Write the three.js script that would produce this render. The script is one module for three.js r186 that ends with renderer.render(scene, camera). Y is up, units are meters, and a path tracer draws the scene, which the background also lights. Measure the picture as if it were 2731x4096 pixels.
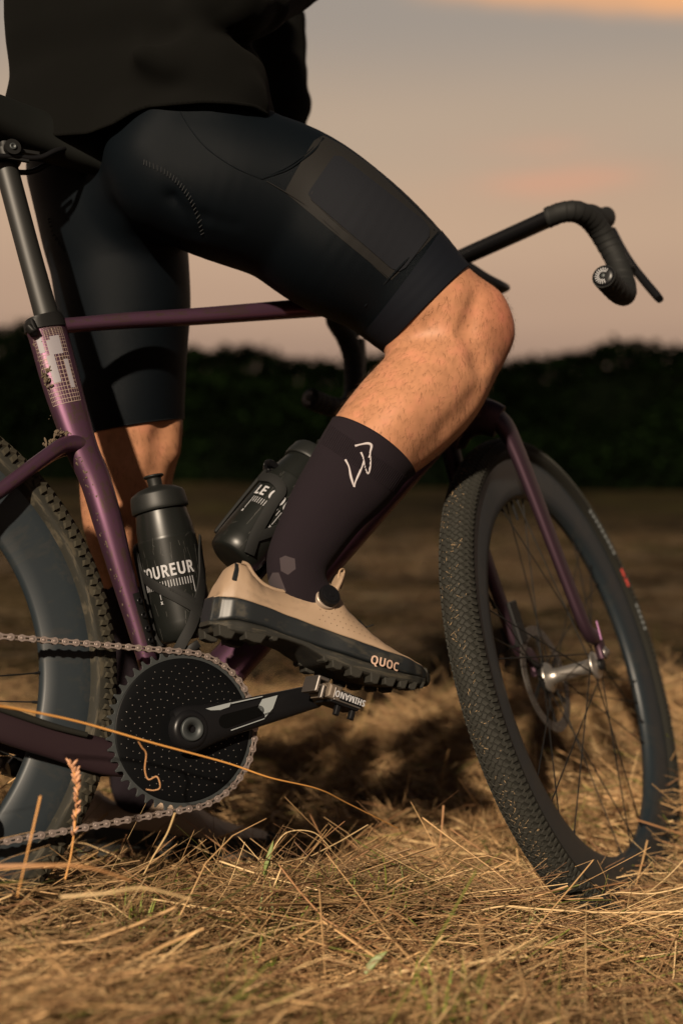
import * as THREE from 'three';
import { mergeGeometries, mergeVertices } from 'three/addons/utils/BufferGeometryUtils.js';
import { TextGeometry } from 'three/addons/geometries/TextGeometry.js';
import { FontLoader } from 'three/addons/loaders/FontLoader.js';

// ---------------------------------------------------------------- camera, sky, sun, exposure
const scene = new THREE.Scene();
const rad = Math.PI / 180;
const camera = new THREE.PerspectiveCamera(43.6, 682 / 1024, 0.05, 400);
camera.position.set(0.18813, 0.48113, 1.5529);
camera.rotation.set(2.463 * rad, 0, 0.9475 * rad, 'YXZ');
camera.focus = 1.56;
camera.userData.fStop = 2.5;
scene.add(camera);

const EXPOSURE = 1.9;
const SUN_AZIMUTH = -16, SUN_ELEVATION = 24;          // degrees; azimuth from straight behind the camera, negative to its left
const clamp = (v, a = 0, b = 1) => Math.min(b, Math.max(a, v));
const mix = (a, b, t) => a + (b - a) * t;
const smooth = (a, b, v) => { const t = clamp((v - a) / (b - a)); return t * t * (3 - 2 * t); };
const lin = (c) => { c /= 255; return c <= 0.04045 ? c / 12.92 : ((c + 0.055) / 1.055) ** 2.4; };

// seeded noise
function rng(seed) { let s = seed >>> 0; return () => { s = (s + 0x6d2b79f5) | 0; let t = Math.imul(s ^ (s >>> 15), 1 | s); t = (t + Math.imul(t ^ (t >>> 7), 61 | t)) ^ t; return ((t ^ (t >>> 14)) >>> 0) / 4294967296; }; }
const hash3 = (x, y, z) => { let h = Math.imul(x, 374761393) ^ Math.imul(y, 668265263) ^ Math.imul(z, 1274126177); h = Math.imul(h ^ (h >>> 13), 1103515245); return ((h ^ (h >>> 16)) >>> 0) / 4294967296; };
function noise(x, y, z = 0) {
  const X = Math.floor(x), Y = Math.floor(y), Z = Math.floor(z);
  let u = x - X, v = y - Y, w = z - Z; u = u * u * (3 - 2 * u); v = v * v * (3 - 2 * v); w = w * w * (3 - 2 * w);
  const c = (i, j, k) => hash3(X + i, Y + j, Z + k);
  return mix(mix(mix(c(0, 0, 0), c(1, 0, 0), u), mix(c(0, 1, 0), c(1, 1, 0), u), v), mix(mix(c(0, 0, 1), c(1, 0, 1), u), mix(c(0, 1, 1), c(1, 1, 1), u), v), w) * 2 - 1;
}
const fbm = (x, y, z = 0, o = 4) => { let s = 0, a = 0.5; for (let i = 0; i < o; i++) { s += a * noise(x, y, z); x *= 2.03; y *= 2.03; z *= 2.03; a *= 0.5; } return s; };

// the sky: dusk gradient, warmer towards the horizon, two thin lit cloud banks
{
  const w = 1024, h = 512, data = new Float32Array(w * h * 4);
  const stops = [[-90, 120, 95, 80], [0, 158, 128, 112], [9, 168, 139, 120], [11.5, 186, 155, 131], [15, 197, 166, 139], [19, 184, 162, 140], [24, 160, 149, 138], [34, 104, 100, 100], [50, 60, 62, 68], [90, 44, 47, 55]];
  const bank = (az, el, a0, e0, sa, se, tilt, seed) => {
    const x = (az - a0), y = el - e0 - tilt * x;
    const n = 0.55 + 0.9 * fbm(az * 0.32 + seed, el * 1.3, seed, 4);
    return clamp(Math.exp(-((x / sa) ** 2) - (y / se) ** 2) * n * 1.5);
  };
  for (let j = 0; j < h; j++) for (let i = 0; i < w; i++) {
    const el = ((j + 0.5) / h - 0.5) * 180, th = ((i + 0.5) / w - 0.5) * 2 * Math.PI;
    const dx = Math.cos(th), dz = Math.sin(th);                  // u = atan2(z, x)
    const az = Math.atan2(dx, -dz) / rad;                         // 0 ahead of the camera, + to its right
    let k = 0; while (k < stops.length - 2 && el > stops[k + 1][0]) k++;
    const a = stops[k], b = stops[k + 1], t = smooth(0, 1, (el - a[0]) / (b[0] - a[0]));
    let c = [1, 2, 3].map((q) => lin(mix(a[q], b[q], t)));
    const away = 0.78 + 0.22 * Math.cos(az * rad);                // the side behind the camera is a little dimmer
    c = c.map((v) => v * away);
    if (el > 0) {
      const warm = [lin(238), lin(176), lin(126)], pink = [lin(226), lin(160), lin(128)];
      const n = 1 + 0.05 * fbm(az * 0.06, el * 0.25, 3);
      c = c.map((v) => v * n);
      const edge = 24.15 - 0.1 * (az - 4.5) + 0.22 * fbm(az * 0.35, 2, 5, 3); let m = Math.max(smooth(edge - 0.2, edge + 0.55, el) * smooth(edge + 5, edge + 1.5, el) * smooth(1, 7, az) * smooth(48, 25, az) * (0.9 + 0.3 * fbm(az * 0.2, el * 0.6, 8, 3)), bank(az, el, -140, 26, 25, 1.5, 0.02, 15)); c = c.map((v, q) => mix(v, warm[q], m * 0.95));
      m = Math.max(bank(az, el, 9.7, 16.9, 3.4, 0.62, 0.02, 9), 0.45 * bank(az, el, 9, 18.4, 3.5, 0.5, 0, 2), bank(az, el, 95, 15, 12, 0.9, 0, 21)); c = c.map((v, q) => mix(v, pink[q], m * 0.45));
    }
    const o = (j * w + i) * 4;
    for (let q = 0; q < 3; q++) data[o + q] = c[q] / EXPOSURE;
    data[o + 3] = 1;
  }
  const sky = new THREE.DataTexture(data, w, h, THREE.RGBAFormat, THREE.FloatType);
  sky.mapping = THREE.EquirectangularReflectionMapping; sky.magFilter = THREE.LinearFilter; sky.needsUpdate = true;
  scene.background = sky; scene.environment = sky; scene.environmentIntensity = 1;
}
const sun = new THREE.DirectionalLight(new THREE.Color().setRGB(1, 0.82, 0.62), 5);
const sunDir = new THREE.Vector3(Math.sin(SUN_AZIMUTH * rad) * Math.cos(SUN_ELEVATION * rad), Math.sin(SUN_ELEVATION * rad), Math.cos(SUN_AZIMUTH * rad) * Math.cos(SUN_ELEVATION * rad));
sun.position.copy(sunDir).multiplyScalar(20); sun.target.position.set(0.2, 0.3, -0.5);
sun.castShadow = true; sun.shadow.radius = 3.6; sun.shadow.mapSize.set(4096, 4096);
Object.assign(sun.shadow.camera, { left: -4, right: 4, top: 4, bottom: -4, near: 1, far: 60 });
scene.add(sun, sun.target);
const renderer = new THREE.WebGLRenderer({ antialias: true });
renderer.setSize(682, 1024);
renderer.toneMapping = THREE.LinearToneMapping;
renderer.toneMappingExposure = EXPOSURE;
renderer.shadowMap.enabled = true;

// ---------------------------------------------------------------- helpers (shapes are laid out in millimetres, then scaled to metres)
const V = (x, y, z) => new THREE.Vector3(x, y, z);
const vec = (a) => V(a[0], a[1], a[2]);
const used = {};
const numbered = (n) => { const k = used[n] = (used[n] ?? -1) + 1; return k ? `${n}_${String(k).padStart(3, '0')}` : n; };
function tag(o, label, category, group, kind) { if (label) o.userData.label = label; if (category) o.userData.category = category; if (group) o.userData.group = group; if (kind) o.userData.kind = kind; return o; }
function clean(g) { // same attributes everywhere so that geometries merge
  if (g.index) g = g.toNonIndexed(); const n = g.attributes.position.count;
  if (!g.attributes.normal) g.computeVertexNormals();
  if (!g.attributes.uv) g.setAttribute('uv', new THREE.BufferAttribute(new Float32Array(n * 2), 2));
  for (const k of Object.keys(g.attributes)) if (!['position', 'normal', 'uv'].includes(k)) g.deleteAttribute(k);
  g.morphAttributes = {}; return g;
}
const merge = (list) => mergeGeometries([].concat(list).flat(3).map(clean));
function part(name, geos, material, parent, kind) {            // a named mesh, millimetres to metres
  const list = [].concat(geos).flat(3);
  const g = list.length === 1 ? list[0].clone() : merge(list);
  g.scale(0.001, 0.001, 0.001);
  const m = new THREE.Mesh(g, material); m.name = parent === scene ? numbered(name) : name; m.castShadow = m.receiveShadow = true; parent.add(m);
  if (kind) m.userData.kind = kind; return m;
}
function piece(name, g, material, parent, matrix) {            // shares its geometry (already metres); matrix in metres
  const m = new THREE.Mesh(g, material); m.name = name; m.castShadow = m.receiveShadow = true; parent.add(m);
  if (matrix) { m.matrix.copy(matrix); m.matrix.decompose(m.position, m.quaternion, m.scale); } return m;
}
const group = (name, parent) => { const g = new THREE.Group(); g.name = parent === scene ? numbered(name) : name; parent.add(g); return g; };
function catmull(P, t) { // P: rows of numbers, t in 0..1
  const n = P.length - 1, f = clamp(t) * n, i = Math.min(n - 1, Math.floor(f)), u = f - i;
  const a = P[Math.max(0, i - 1)], b = P[i], c = P[i + 1], d = P[Math.min(n, i + 2)];
  return b.map((_, k) => 0.5 * (2 * b[k] + (c[k] - a[k]) * u + (2 * a[k] - 5 * b[k] + 4 * c[k] - d[k]) * u * u + (3 * b[k] - a[k] - 3 * c[k] + d[k]) * u * u * u));
}
const linear = (P, t) => { const n = P.length - 1, f = clamp(t) * n, i = Math.min(n - 1, Math.floor(f)), u = f - i; return P[i].map((v, k) => mix(v, P[i + 1][k], u)); };
// swept tube: rows [x, y, z, a, b]; a lies across the path in the plane square to ref, b along ref; e = superellipse exponent
function sweepFn(rows, { ref = V(0, 0, 1), e = 2, curve = catmull } = {}) {
  rows = rows.map((r) => [r[0], r[1], r[2], r[3], r[4] ?? r[3]]);
  const at = (t) => curve(rows, t);
  const frame = (t) => { const a = vec(at(t - 1e-3)), b = vec(at(t + 1e-3)), T = b.sub(a).normalize(), B = ref.clone().addScaledVector(T, -ref.dot(T)).normalize(), N = V().crossVectors(B, T); return { T, B, N }; };
  const fn = (t, phi, off = 0) => {
    const r = at(t), { B, N } = frame(t), c = Math.cos(phi), s = Math.sin(phi), p = 2 / e;
    const x = Math.sign(c) * Math.abs(c) ** p * (r[3] + off), y = Math.sign(s) * Math.abs(s) ** p * (r[4] + off);
    return vec(r).addScaledVector(N, x).addScaledVector(B, y);
  };
  fn.at = at; fn.frame = frame; return fn;
}
function grid(fn, nu, nv, { closeV = false, capU = false, uv = [1, 1], flip = false } = {}) { // fn(i/nu, j/nv) -> Vector3
  const pos = [], uvs = [], idx = [], W = nv + 1;
  for (let i = 0; i <= nu; i++) for (let j = 0; j <= nv; j++) { const p = fn(i / nu, closeV && j === nv ? 0 : j / nv); pos.push(p.x, p.y, p.z); uvs.push(i / nu * uv[0], j / nv * uv[1]); }
  for (let i = 0; i < nu; i++) for (let j = 0; j < nv; j++) { const a = i * W + j, b = a + W; flip ? idx.push(a, b, a + 1, a + 1, b, b + 1) : idx.push(a, a + 1, b, a + 1, b + 1, b); }
  if (capU) for (const i of [0, nu]) {
    const c = V(), m = pos.length / 3; for (let j = 0; j < nv; j++) c.add(fn(i / nu, j / nv)); c.divideScalar(nv);
    pos.push(c.x, c.y, c.z); uvs.push(0, 0);
    for (let j = 0; j < nv; j++) { const q = fn(i / nu, j / nv); pos.push(q.x, q.y, q.z); uvs.push(0, 0); }
    for (let j = 0; j < nv; j++) { const a = m + 1 + j, b = m + 1 + (j + 1) % nv; (i === 0) !== flip ? idx.push(m, b, a) : idx.push(m, a, b); }
  }
  const g = new THREE.BufferGeometry(); g.setAttribute('position', new THREE.Float32BufferAttribute(pos, 3)); g.setAttribute('uv', new THREE.Float32BufferAttribute(uvs, 2)); g.setIndex(idx);
  g.computeVertexNormals();
  if (closeV) { const n = g.attributes.normal; for (let i = 0; i <= nu; i++) { const a = i * W, b = a + nv, s = V(n.getX(a) + n.getX(b), n.getY(a) + n.getY(b), n.getZ(a) + n.getZ(b)).normalize(); n.setXYZ(a, s.x, s.y, s.z); n.setXYZ(b, s.x, s.y, s.z); } }
  return g;
}
function sweep(rows, o = {}) { const fn = sweepFn(rows, o); return grid((u, v) => fn(u, v * 2 * Math.PI), o.n ?? Math.max(4, rows.length * 6), o.m ?? 16, { closeV: true, capU: true, uv: o.uv }); }
const sweepPatch = (fn, t0, t1, p0, p1, off, n = 24, m = 12) => grid((u, v) => fn(mix(t0, t1, u), mix(p0, p1, v), off), n, m);
const tube = (pts, r, o = {}) => sweep(pts.map((p) => [p[0], p[1], p[2], p[3] ?? r, p[3] ?? r]), { m: 8, ...o });
function rod(a, b, r, m = 8, r2 = r) { const d = b.clone().sub(a), g = new THREE.CylinderGeometry(r2, r, d.length(), m, 1); g.applyQuaternion(new THREE.Quaternion().setFromUnitVectors(V(0, 1, 0), d.clone().normalize())); const c = a.clone().add(b).multiplyScalar(0.5); return g.translate(c.x, c.y, c.z); }
function box(w, h, d, x = 0, y = 0, z = 0, bevel = 0) {
  if (!bevel) return new THREE.BoxGeometry(w, h, d).translate(x, y, z);
  const s = new THREE.Shape(), a = w / 2 - bevel, b = h / 2 - bevel; s.moveTo(-a, -b); s.lineTo(a, -b); s.lineTo(a, b); s.lineTo(-a, b);
  return new THREE.ExtrudeGeometry(s, { depth: d - 2 * bevel, bevelSize: bevel, bevelThickness: bevel, bevelSegments: 2, steps: 1 }).translate(x, y, z - d / 2 + bevel);
}
function extrude(pts, z, depth, bevel = 0, holes = []) {
  const s = pts instanceof THREE.Shape ? pts : new THREE.Shape(pts.map((p) => new THREE.Vector2(p[0], p[1])));
  for (const h of holes) s.holes.push(new THREE.Path(h.map((p) => new THREE.Vector2(p[0], p[1]))));
  return new THREE.ExtrudeGeometry(s, { depth: depth - 2 * bevel, bevelEnabled: bevel > 0, bevelSize: bevel, bevelOffset: -bevel, bevelThickness: bevel, bevelSegments: 2, curveSegments: 10 }).translate(0, 0, z + bevel);
}
const circle = (r, n, x = 0, y = 0, rev = false) => Array.from({ length: n }, (_, i) => { const a = (rev ? -1 : 1) * i / n * 2 * Math.PI; return [x + r * Math.cos(a), y + r * Math.sin(a)]; });
function lathe(profile, n = 48, axis = 'y') { const g = new THREE.LatheGeometry(profile.map((p) => new THREE.Vector2(p[0], p[1])), n); if (axis === 'z') g.rotateX(Math.PI / 2); return g; }
function place(g, o, x, y) { // put a geometry with its y axis along y, its x axis towards x
  const Y = y.clone().normalize(), X = x.clone().addScaledVector(Y, -x.dot(Y)).normalize(), Z = V().crossVectors(X, Y);
  return g.applyMatrix4(new THREE.Matrix4().makeBasis(X, Y, Z).setPosition(o));
}
function mapPoints(g, fn) { const p = g.attributes.position; for (let i = 0; i < p.count; i++) { const q = fn(p.getX(i), p.getY(i), p.getZ(i)); p.setXYZ(i, q.x, q.y, q.z); } g.computeVertexNormals(); return g; }

// surfaces from distance functions: surface nets on a grid, then moved onto the zero level
function surface(f, lo, hi, cell, uvScale = 0.01) {
  const n = [0, 1, 2].map((k) => Math.ceil((hi[k] - lo[k]) / cell) + 1), [nx, ny, nz] = n, val = new Float32Array(nx * ny * nz), id = (i, j, k) => (k * ny + j) * nx + i;
  const S = 5, far = S * cell * 0.87 * 1.3 + 9;    // blocks that lie far from the surface are filled with one value
  for (let k = 0; k < nz; k += S) for (let j = 0; j < ny; j += S) for (let i = 0; i < nx; i += S) {
    const v = f(lo[0] + (i + (S - 1) / 2) * cell, lo[1] + (j + (S - 1) / 2) * cell, lo[2] + (k + (S - 1) / 2) * cell), skip = Math.abs(v) > far;
    for (let c = k; c < Math.min(nz, k + S); c++) for (let b = j; b < Math.min(ny, j + S); b++) for (let a = i; a < Math.min(nx, i + S); a++) val[id(a, b, c)] = skip ? v : f(lo[0] + a * cell, lo[1] + b * cell, lo[2] + c * cell);
  }
  const at = new Int32Array(nx * ny * nz).fill(-1), pos = [], idx = [], E = [[0, 1], [2, 3], [4, 5], [6, 7], [0, 2], [1, 3], [4, 6], [5, 7], [0, 4], [1, 5], [2, 6], [3, 7]];
  for (let k = 0; k < nz - 1; k++) for (let j = 0; j < ny - 1; j++) for (let i = 0; i < nx - 1; i++) {
    const c = []; let m = 0; for (let q = 0; q < 8; q++) { const v = val[id(i + (q & 1), j + (q >> 1 & 1), k + (q >> 2))]; c.push(v); if (v < 0) m++; }
    if (!m || m === 8) continue;
    let x = 0, y = 0, z = 0, s = 0;
    for (const [a, b] of E) if (c[a] < 0 !== c[b] < 0) { const t = c[a] / (c[a] - c[b]); x += mix(a & 1, b & 1, t); y += mix(a >> 1 & 1, b >> 1 & 1, t); z += mix(a >> 2, b >> 2, t); s++; }
    at[id(i, j, k)] = pos.length / 3; pos.push(lo[0] + (i + x / s) * cell, lo[1] + (j + y / s) * cell, lo[2] + (k + z / s) * cell);
  }
  for (let k = 1; k < nz - 1; k++) for (let j = 1; j < ny - 1; j++) for (let i = 1; i < nx - 1; i++) {
    const inside = val[id(i, j, k)] < 0;
    const quad = (a, b, c, d) => { inside ? idx.push(a, b, c, a, c, d) : idx.push(a, c, b, a, d, c); };
    if (inside !== val[id(i + 1, j, k)] < 0) quad(at[id(i, j - 1, k - 1)], at[id(i, j, k - 1)], at[id(i, j, k)], at[id(i, j - 1, k)]);
    if (inside !== val[id(i, j + 1, k)] < 0) quad(at[id(i - 1, j, k - 1)], at[id(i - 1, j, k)], at[id(i, j, k)], at[id(i, j, k - 1)]);
    if (inside !== val[id(i, j, k + 1)] < 0) quad(at[id(i - 1, j - 1, k)], at[id(i, j - 1, k)], at[id(i, j, k)], at[id(i - 1, j, k)]);
  }
  const N = pos.length / 3, nor = new Float32Array(N * 3), uv = new Float32Array(N * 2);
  for (let v = 0; v < N; v++) {
    let x = pos[v * 3], y = pos[v * 3 + 1], z = pos[v * 3 + 2], gx, gy, gz;
    for (let it = 0; it < 2; it++) {
      const e = it ? cell * 1.1 : cell * 0.25, d = f(x, y, z); gx = f(x + e, y, z) - f(x - e, y, z); gy = f(x, y + e, z) - f(x, y - e, z); gz = f(x, y, z + e) - f(x, y, z - e);
      const l = Math.hypot(gx, gy, gz) || 1, s = clamp(d * 2 * e / l, -cell * 0.6, cell * 0.6) / l; if (it === 0) { x -= gx * s; y -= gy * s; z -= gz * s; } gx /= l; gy /= l; gz /= l;
    }
    pos[v * 3] = x; pos[v * 3 + 1] = y; pos[v * 3 + 2] = z; nor.set([gx, gy, gz], v * 3); uv.set([x * uvScale, y * uvScale], v * 2);
  }
  const g = new THREE.BufferGeometry(); g.setAttribute('position', new THREE.Float32BufferAttribute(pos, 3)); g.setAttribute('normal', new THREE.BufferAttribute(nor, 3)); g.setAttribute('uv', new THREE.BufferAttribute(uv, 2)); g.setIndex(idx); return g;
}
function chain(rows, per = 6) { // spheres [x, y, z, r] joined smoothly into a limb; returns a distance function
  const n = (rows.length - 1) * per, S = Array.from({ length: n + 1 }, (_, i) => catmull(rows, i / n));
  const B = S.reduce((b, s) => b.map((v, k) => k < 3 ? Math.min(v, s[k] - s[3]) : Math.max(v, s[k - 3] + s[3])), [1e9, 1e9, 1e9, -1e9, -1e9, -1e9]);
  return (x, y, z) => {
    const ox = Math.max(B[0] - x, x - B[3], 0), oy = Math.max(B[1] - y, y - B[4], 0), oz = Math.max(B[2] - z, z - B[5], 0), out = Math.hypot(ox, oy, oz);
    if (out > 60) return out;
    let d = 1e9;
    for (let i = 0; i < n; i++) { const a = S[i], b = S[i + 1], bx = b[0] - a[0], by = b[1] - a[1], bz = b[2] - a[2], px = x - a[0], py = y - a[1], pz = z - a[2], t = clamp((px * bx + py * by + pz * bz) / (bx * bx + by * by + bz * bz)); d = Math.min(d, Math.hypot(px - t * bx, py - t * by, pz - t * bz) - mix(a[3], b[3], t)); }
    return d;
  };
}
const smin = (a, b, k) => { const h = clamp(0.5 + 0.5 * (b - a) / k); return mix(b, a, h) - k * h * (1 - h); };
const ell = (c, r) => (x, y, z) => { const a = (x - c[0]) / r[0], b = (y - c[1]) / r[1], e = (z - c[2]) / r[2], k = Math.hypot(a, b, e), g = Math.hypot(a / r[0], b / r[1], e / r[2]); return k < 1e-6 ? -Math.min(...r) : k * (k - 1) / g; };
const segDist = (x, y, z, a, b) => { const bx = b[0] - a[0], by = b[1] - a[1], bz = b[2] - a[2], px = x - a[0], py = y - a[1], pz = z - a[2], t = clamp((px * bx + py * by + pz * bz) / (bx * bx + by * by + bz * bz + 1e-9)); return Math.hypot(px - t * bx, py - t * by, pz - t * bz); };
function onSurface(f, p, from = 260) { // walks along the sight line of a point until it meets the surface
  const o = vec(p), d = V(-563.4, 268.1, 1513).sub(o).normalize(); let t = from;
  for (let i = 0; i < 200; i++) { const q = o.clone().addScaledVector(d, t), v = f(q.x, q.y, q.z); if (v < 0.15) return q; t -= Math.max(0.3, v * 0.6); if (t < -200) break; } return o;
}
function gradient(f, p, e = 1) { return V(f(p.x + e, p.y, p.z) - f(p.x - e, p.y, p.z), f(p.x, p.y + e, p.z) - f(p.x, p.y - e, p.z), f(p.x, p.y, p.z + e) - f(p.x, p.y, p.z - e)).normalize(); }
// the part of a surface that lies within a convex outline (points on one sheet), lifted off by `off`
function patch(g, outline, off, dir, test = () => true, thick = 0) {
  const U = V().crossVectors(Math.abs(dir.y) > 0.9 ? V(1, 0, 0) : V(0, 1, 0), dir).normalize(), W = V().crossVectors(dir, U), P = g.attributes.position, N = g.attributes.normal, I = g.index;
  let poly = outline.map((p) => { const v = vec(p); return [v.dot(U), v.dot(W)]; });
  if (poly.reduce((s, p, i) => { const q = poly[(i + 1) % poly.length]; return s + p[0] * q[1] - q[0] * p[1]; }, 0) < 0) poly.reverse();
  const x0 = Math.min(...poly.map((p) => p[0])), x1 = Math.max(...poly.map((p) => p[0])), y0 = Math.min(...poly.map((p) => p[1])), y1 = Math.max(...poly.map((p) => p[1])), pos = [], nor = [];
  for (let t = 0; t < I.count; t += 3) {
    let tri = [0, 1, 2].map((k) => { const i = I.getX(t + k), p = V().fromBufferAttribute(P, i), n = V().fromBufferAttribute(N, i); return { p, n, u: p.dot(U), w: p.dot(W) }; });
    if (tri.every((v) => v.n.dot(dir) < 0.02) || !tri.some((v) => test(v.p)) || tri.every((v) => v.u < x0) || tri.every((v) => v.u > x1) || tri.every((v) => v.w < y0) || tri.every((v) => v.w > y1)) continue;
    for (let k = 0; k < poly.length && tri.length; k++) {
      const a = poly[k], b = poly[(k + 1) % poly.length], side = (v) => (b[0] - a[0]) * (v.w - a[1]) - (b[1] - a[1]) * (v.u - a[0]), out = [];
      for (let i = 0; i < tri.length; i++) { const c = tri[i], d = tri[(i + 1) % tri.length], sc = side(c), sd = side(d); if (sc >= 0) out.push(c); if (sc >= 0 !== sd >= 0) { const h = sc / (sc - sd), p = c.p.clone().lerp(d.p, h); out.push({ p, n: c.n.clone().lerp(d.n, h).normalize(), u: p.dot(U), w: p.dot(W) }); } }
      tri = out;
    }
    for (let i = 1; i + 1 < tri.length; i++) for (const v of [tri[0], tri[i], tri[i + 1]]) { const q = v.p.clone().addScaledVector(v.n, off); pos.push(q.x, q.y, q.z); nor.push(v.n.x, v.n.y, v.n.z); }
  }
  const r = new THREE.BufferGeometry(); r.setAttribute('position', new THREE.Float32BufferAttribute(pos, 3)); r.setAttribute('normal', new THREE.Float32BufferAttribute(nor, 3));
  r.setAttribute('uv', new THREE.Float32BufferAttribute(new Float32Array(pos.length / 3 * 2).map((_, i) => pos[(i >> 1) * 3 + (i & 1)] * 0.01), 2)); return r;
}
// keep the part of a surface where fn < 0, with a clean edge; rim(): a rounded edge along the cut
function clip(g, fn) {
  const P = g.attributes.position, N = g.attributes.normal, I = g.index, n = P.count, val = new Float32Array(n), pos = [], nor = [], idx = [], map = new Int32Array(n).fill(-1), cut = new Map(), segs = [];
  for (let i = 0; i < n; i++) val[i] = fn(P.getX(i), P.getY(i), P.getZ(i));
  const keep = (i) => { if (map[i] < 0) { map[i] = pos.length / 3; pos.push(P.getX(i), P.getY(i), P.getZ(i)); nor.push(N.getX(i), N.getY(i), N.getZ(i)); } return map[i]; };
  const edge = (a, b) => { const k = a < b ? a * n + b : b * n + a; if (!cut.has(k)) { const t = val[a] / (val[a] - val[b]); cut.set(k, pos.length / 3); for (const q of ['getX', 'getY', 'getZ']) { pos.push(mix(P[q](a), P[q](b), t)); nor.push(mix(N[q](a), N[q](b), t)); } } return cut.get(k); };
  for (let t = 0; t < I.count; t += 3) {
    const v = [I.getX(t), I.getX(t + 1), I.getX(t + 2)], out = [], seg = [];
    for (let k = 0; k < 3; k++) { const a = v[k], b = v[(k + 1) % 3]; if (val[a] < 0) out.push(keep(a)); if (val[a] < 0 !== val[b] < 0) { const e = edge(a, b); out.push(e); seg.push(e); } }
    for (let i = 1; i + 1 < out.length; i++) idx.push(out[0], out[i], out[i + 1]);
    if (seg.length === 2) segs.push(seg);
  }
  const r = new THREE.BufferGeometry(); r.setAttribute('position', new THREE.Float32BufferAttribute(pos, 3)); r.setAttribute('normal', new THREE.Float32BufferAttribute(nor, 3)); r.setAttribute('uv', new THREE.Float32BufferAttribute(new Float32Array(pos.length / 3 * 2).map((_, i) => pos[(i >> 1) * 3 + (i & 1)] * 0.01), 2)); r.setIndex(idx);
  const at = (i) => V(pos[i * 3], pos[i * 3 + 1], pos[i * 3 + 2]), norm = (i) => V(nor[i * 3], nor[i * 3 + 1], nor[i * 3 + 2]).normalize();
  r.userData.rim = (rad_, inset = 0, test = () => true) => { // chains the cut edges into loops and sweeps a round edge along them
    const next = new Map(); for (const [a, b] of segs) { (next.get(a) ?? next.set(a, []).get(a)).push(b); (next.get(b) ?? next.set(b, []).get(b)).push(a); }
    const seen = new Set(), out = [];
    for (const s of next.keys()) { if (seen.has(s)) continue; const loop = [s]; seen.add(s); for (let c = s; ;) { const q = next.get(c).find((x) => !seen.has(x)); if (q === undefined) break; seen.add(q); loop.push(q); c = q; } if (loop.length < 12) continue; let pts = loop.map((i) => at(i).addScaledVector(norm(i), -inset)); for (let w = 0; w < 3; w++) pts = pts.map((p, i) => p.clone().multiplyScalar(2).add(pts[Math.max(0, i - 1)]).add(pts[Math.min(pts.length - 1, i + 1)]).multiplyScalar(0.25)); const th = pts.filter((_, i) => i % 2 === 0); th.push(th[0].clone()); if (test(th)) out.push(grid((u, v) => { const i = Math.min(th.length - 1, Math.round(u * (th.length - 1))), T = th[Math.min(th.length - 1, i + 1)].clone().sub(th[Math.max(0, i - 1)]).normalize(), B = V().crossVectors(T, Math.abs(T.y) < 0.9 ? V(0, 1, 0) : V(1, 0, 0)).normalize(), M_ = V().crossVectors(B, T), a = v * 2 * Math.PI; return th[i].clone().addScaledVector(B, Math.cos(a) * rad_).addScaledVector(M_, Math.sin(a) * rad_); }, th.length - 1, 8, { closeV: true })); }
    return out;
  };
  return r;
}
const VIEWSIDE = V(-0.469, -0.168, 0.867);   // direction of the rider's right rear side

// textures
function dataTex(n, fn, repeat = 1, srgb = false) {
  const d = new Uint8Array(n * n * 4); for (let j = 0; j < n; j++) for (let i = 0; i < n; i++) { const c = fn(i / n, j / n, i, j), o = (j * n + i) * 4; for (let k = 0; k < 3; k++) d[o + k] = clamp(Array.isArray(c) ? c[k] : c) * 255; d[o + 3] = 255; }
  const t = new THREE.DataTexture(d, n, n); t.wrapS = t.wrapT = THREE.RepeatWrapping; t.magFilter = THREE.LinearFilter; t.repeat.set(repeat, repeat); if (srgb) t.colorSpace = THREE.SRGBColorSpace; t.needsUpdate = true; return t;
}
const tileNoise = (u, v, s, seed) => { const a = 2 * Math.PI; return fbm(Math.cos(u * a) * s + seed, Math.sin(u * a) * s, Math.cos(v * a) * s + 7 * Math.sin(v * a) * 0 + Math.sin(v * a) * s * 1.37, 4); };
const grime = dataTex(256, (u, v) => 0.62 + 0.9 * tileNoise(u, v, 2.2, 3) + 0.3 * tileNoise(u, v, 7, 13), 1);
const knit = dataTex(128, (u, v) => 0.5 + 0.5 * Math.sin(u * 2 * Math.PI * 16) * Math.sin(v * 2 * Math.PI * 16), 6);
const enc = (v) => v <= 0.0031308 ? v * 12.92 : 1.055 * v ** (1 / 2.4) - 0.055;
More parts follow.
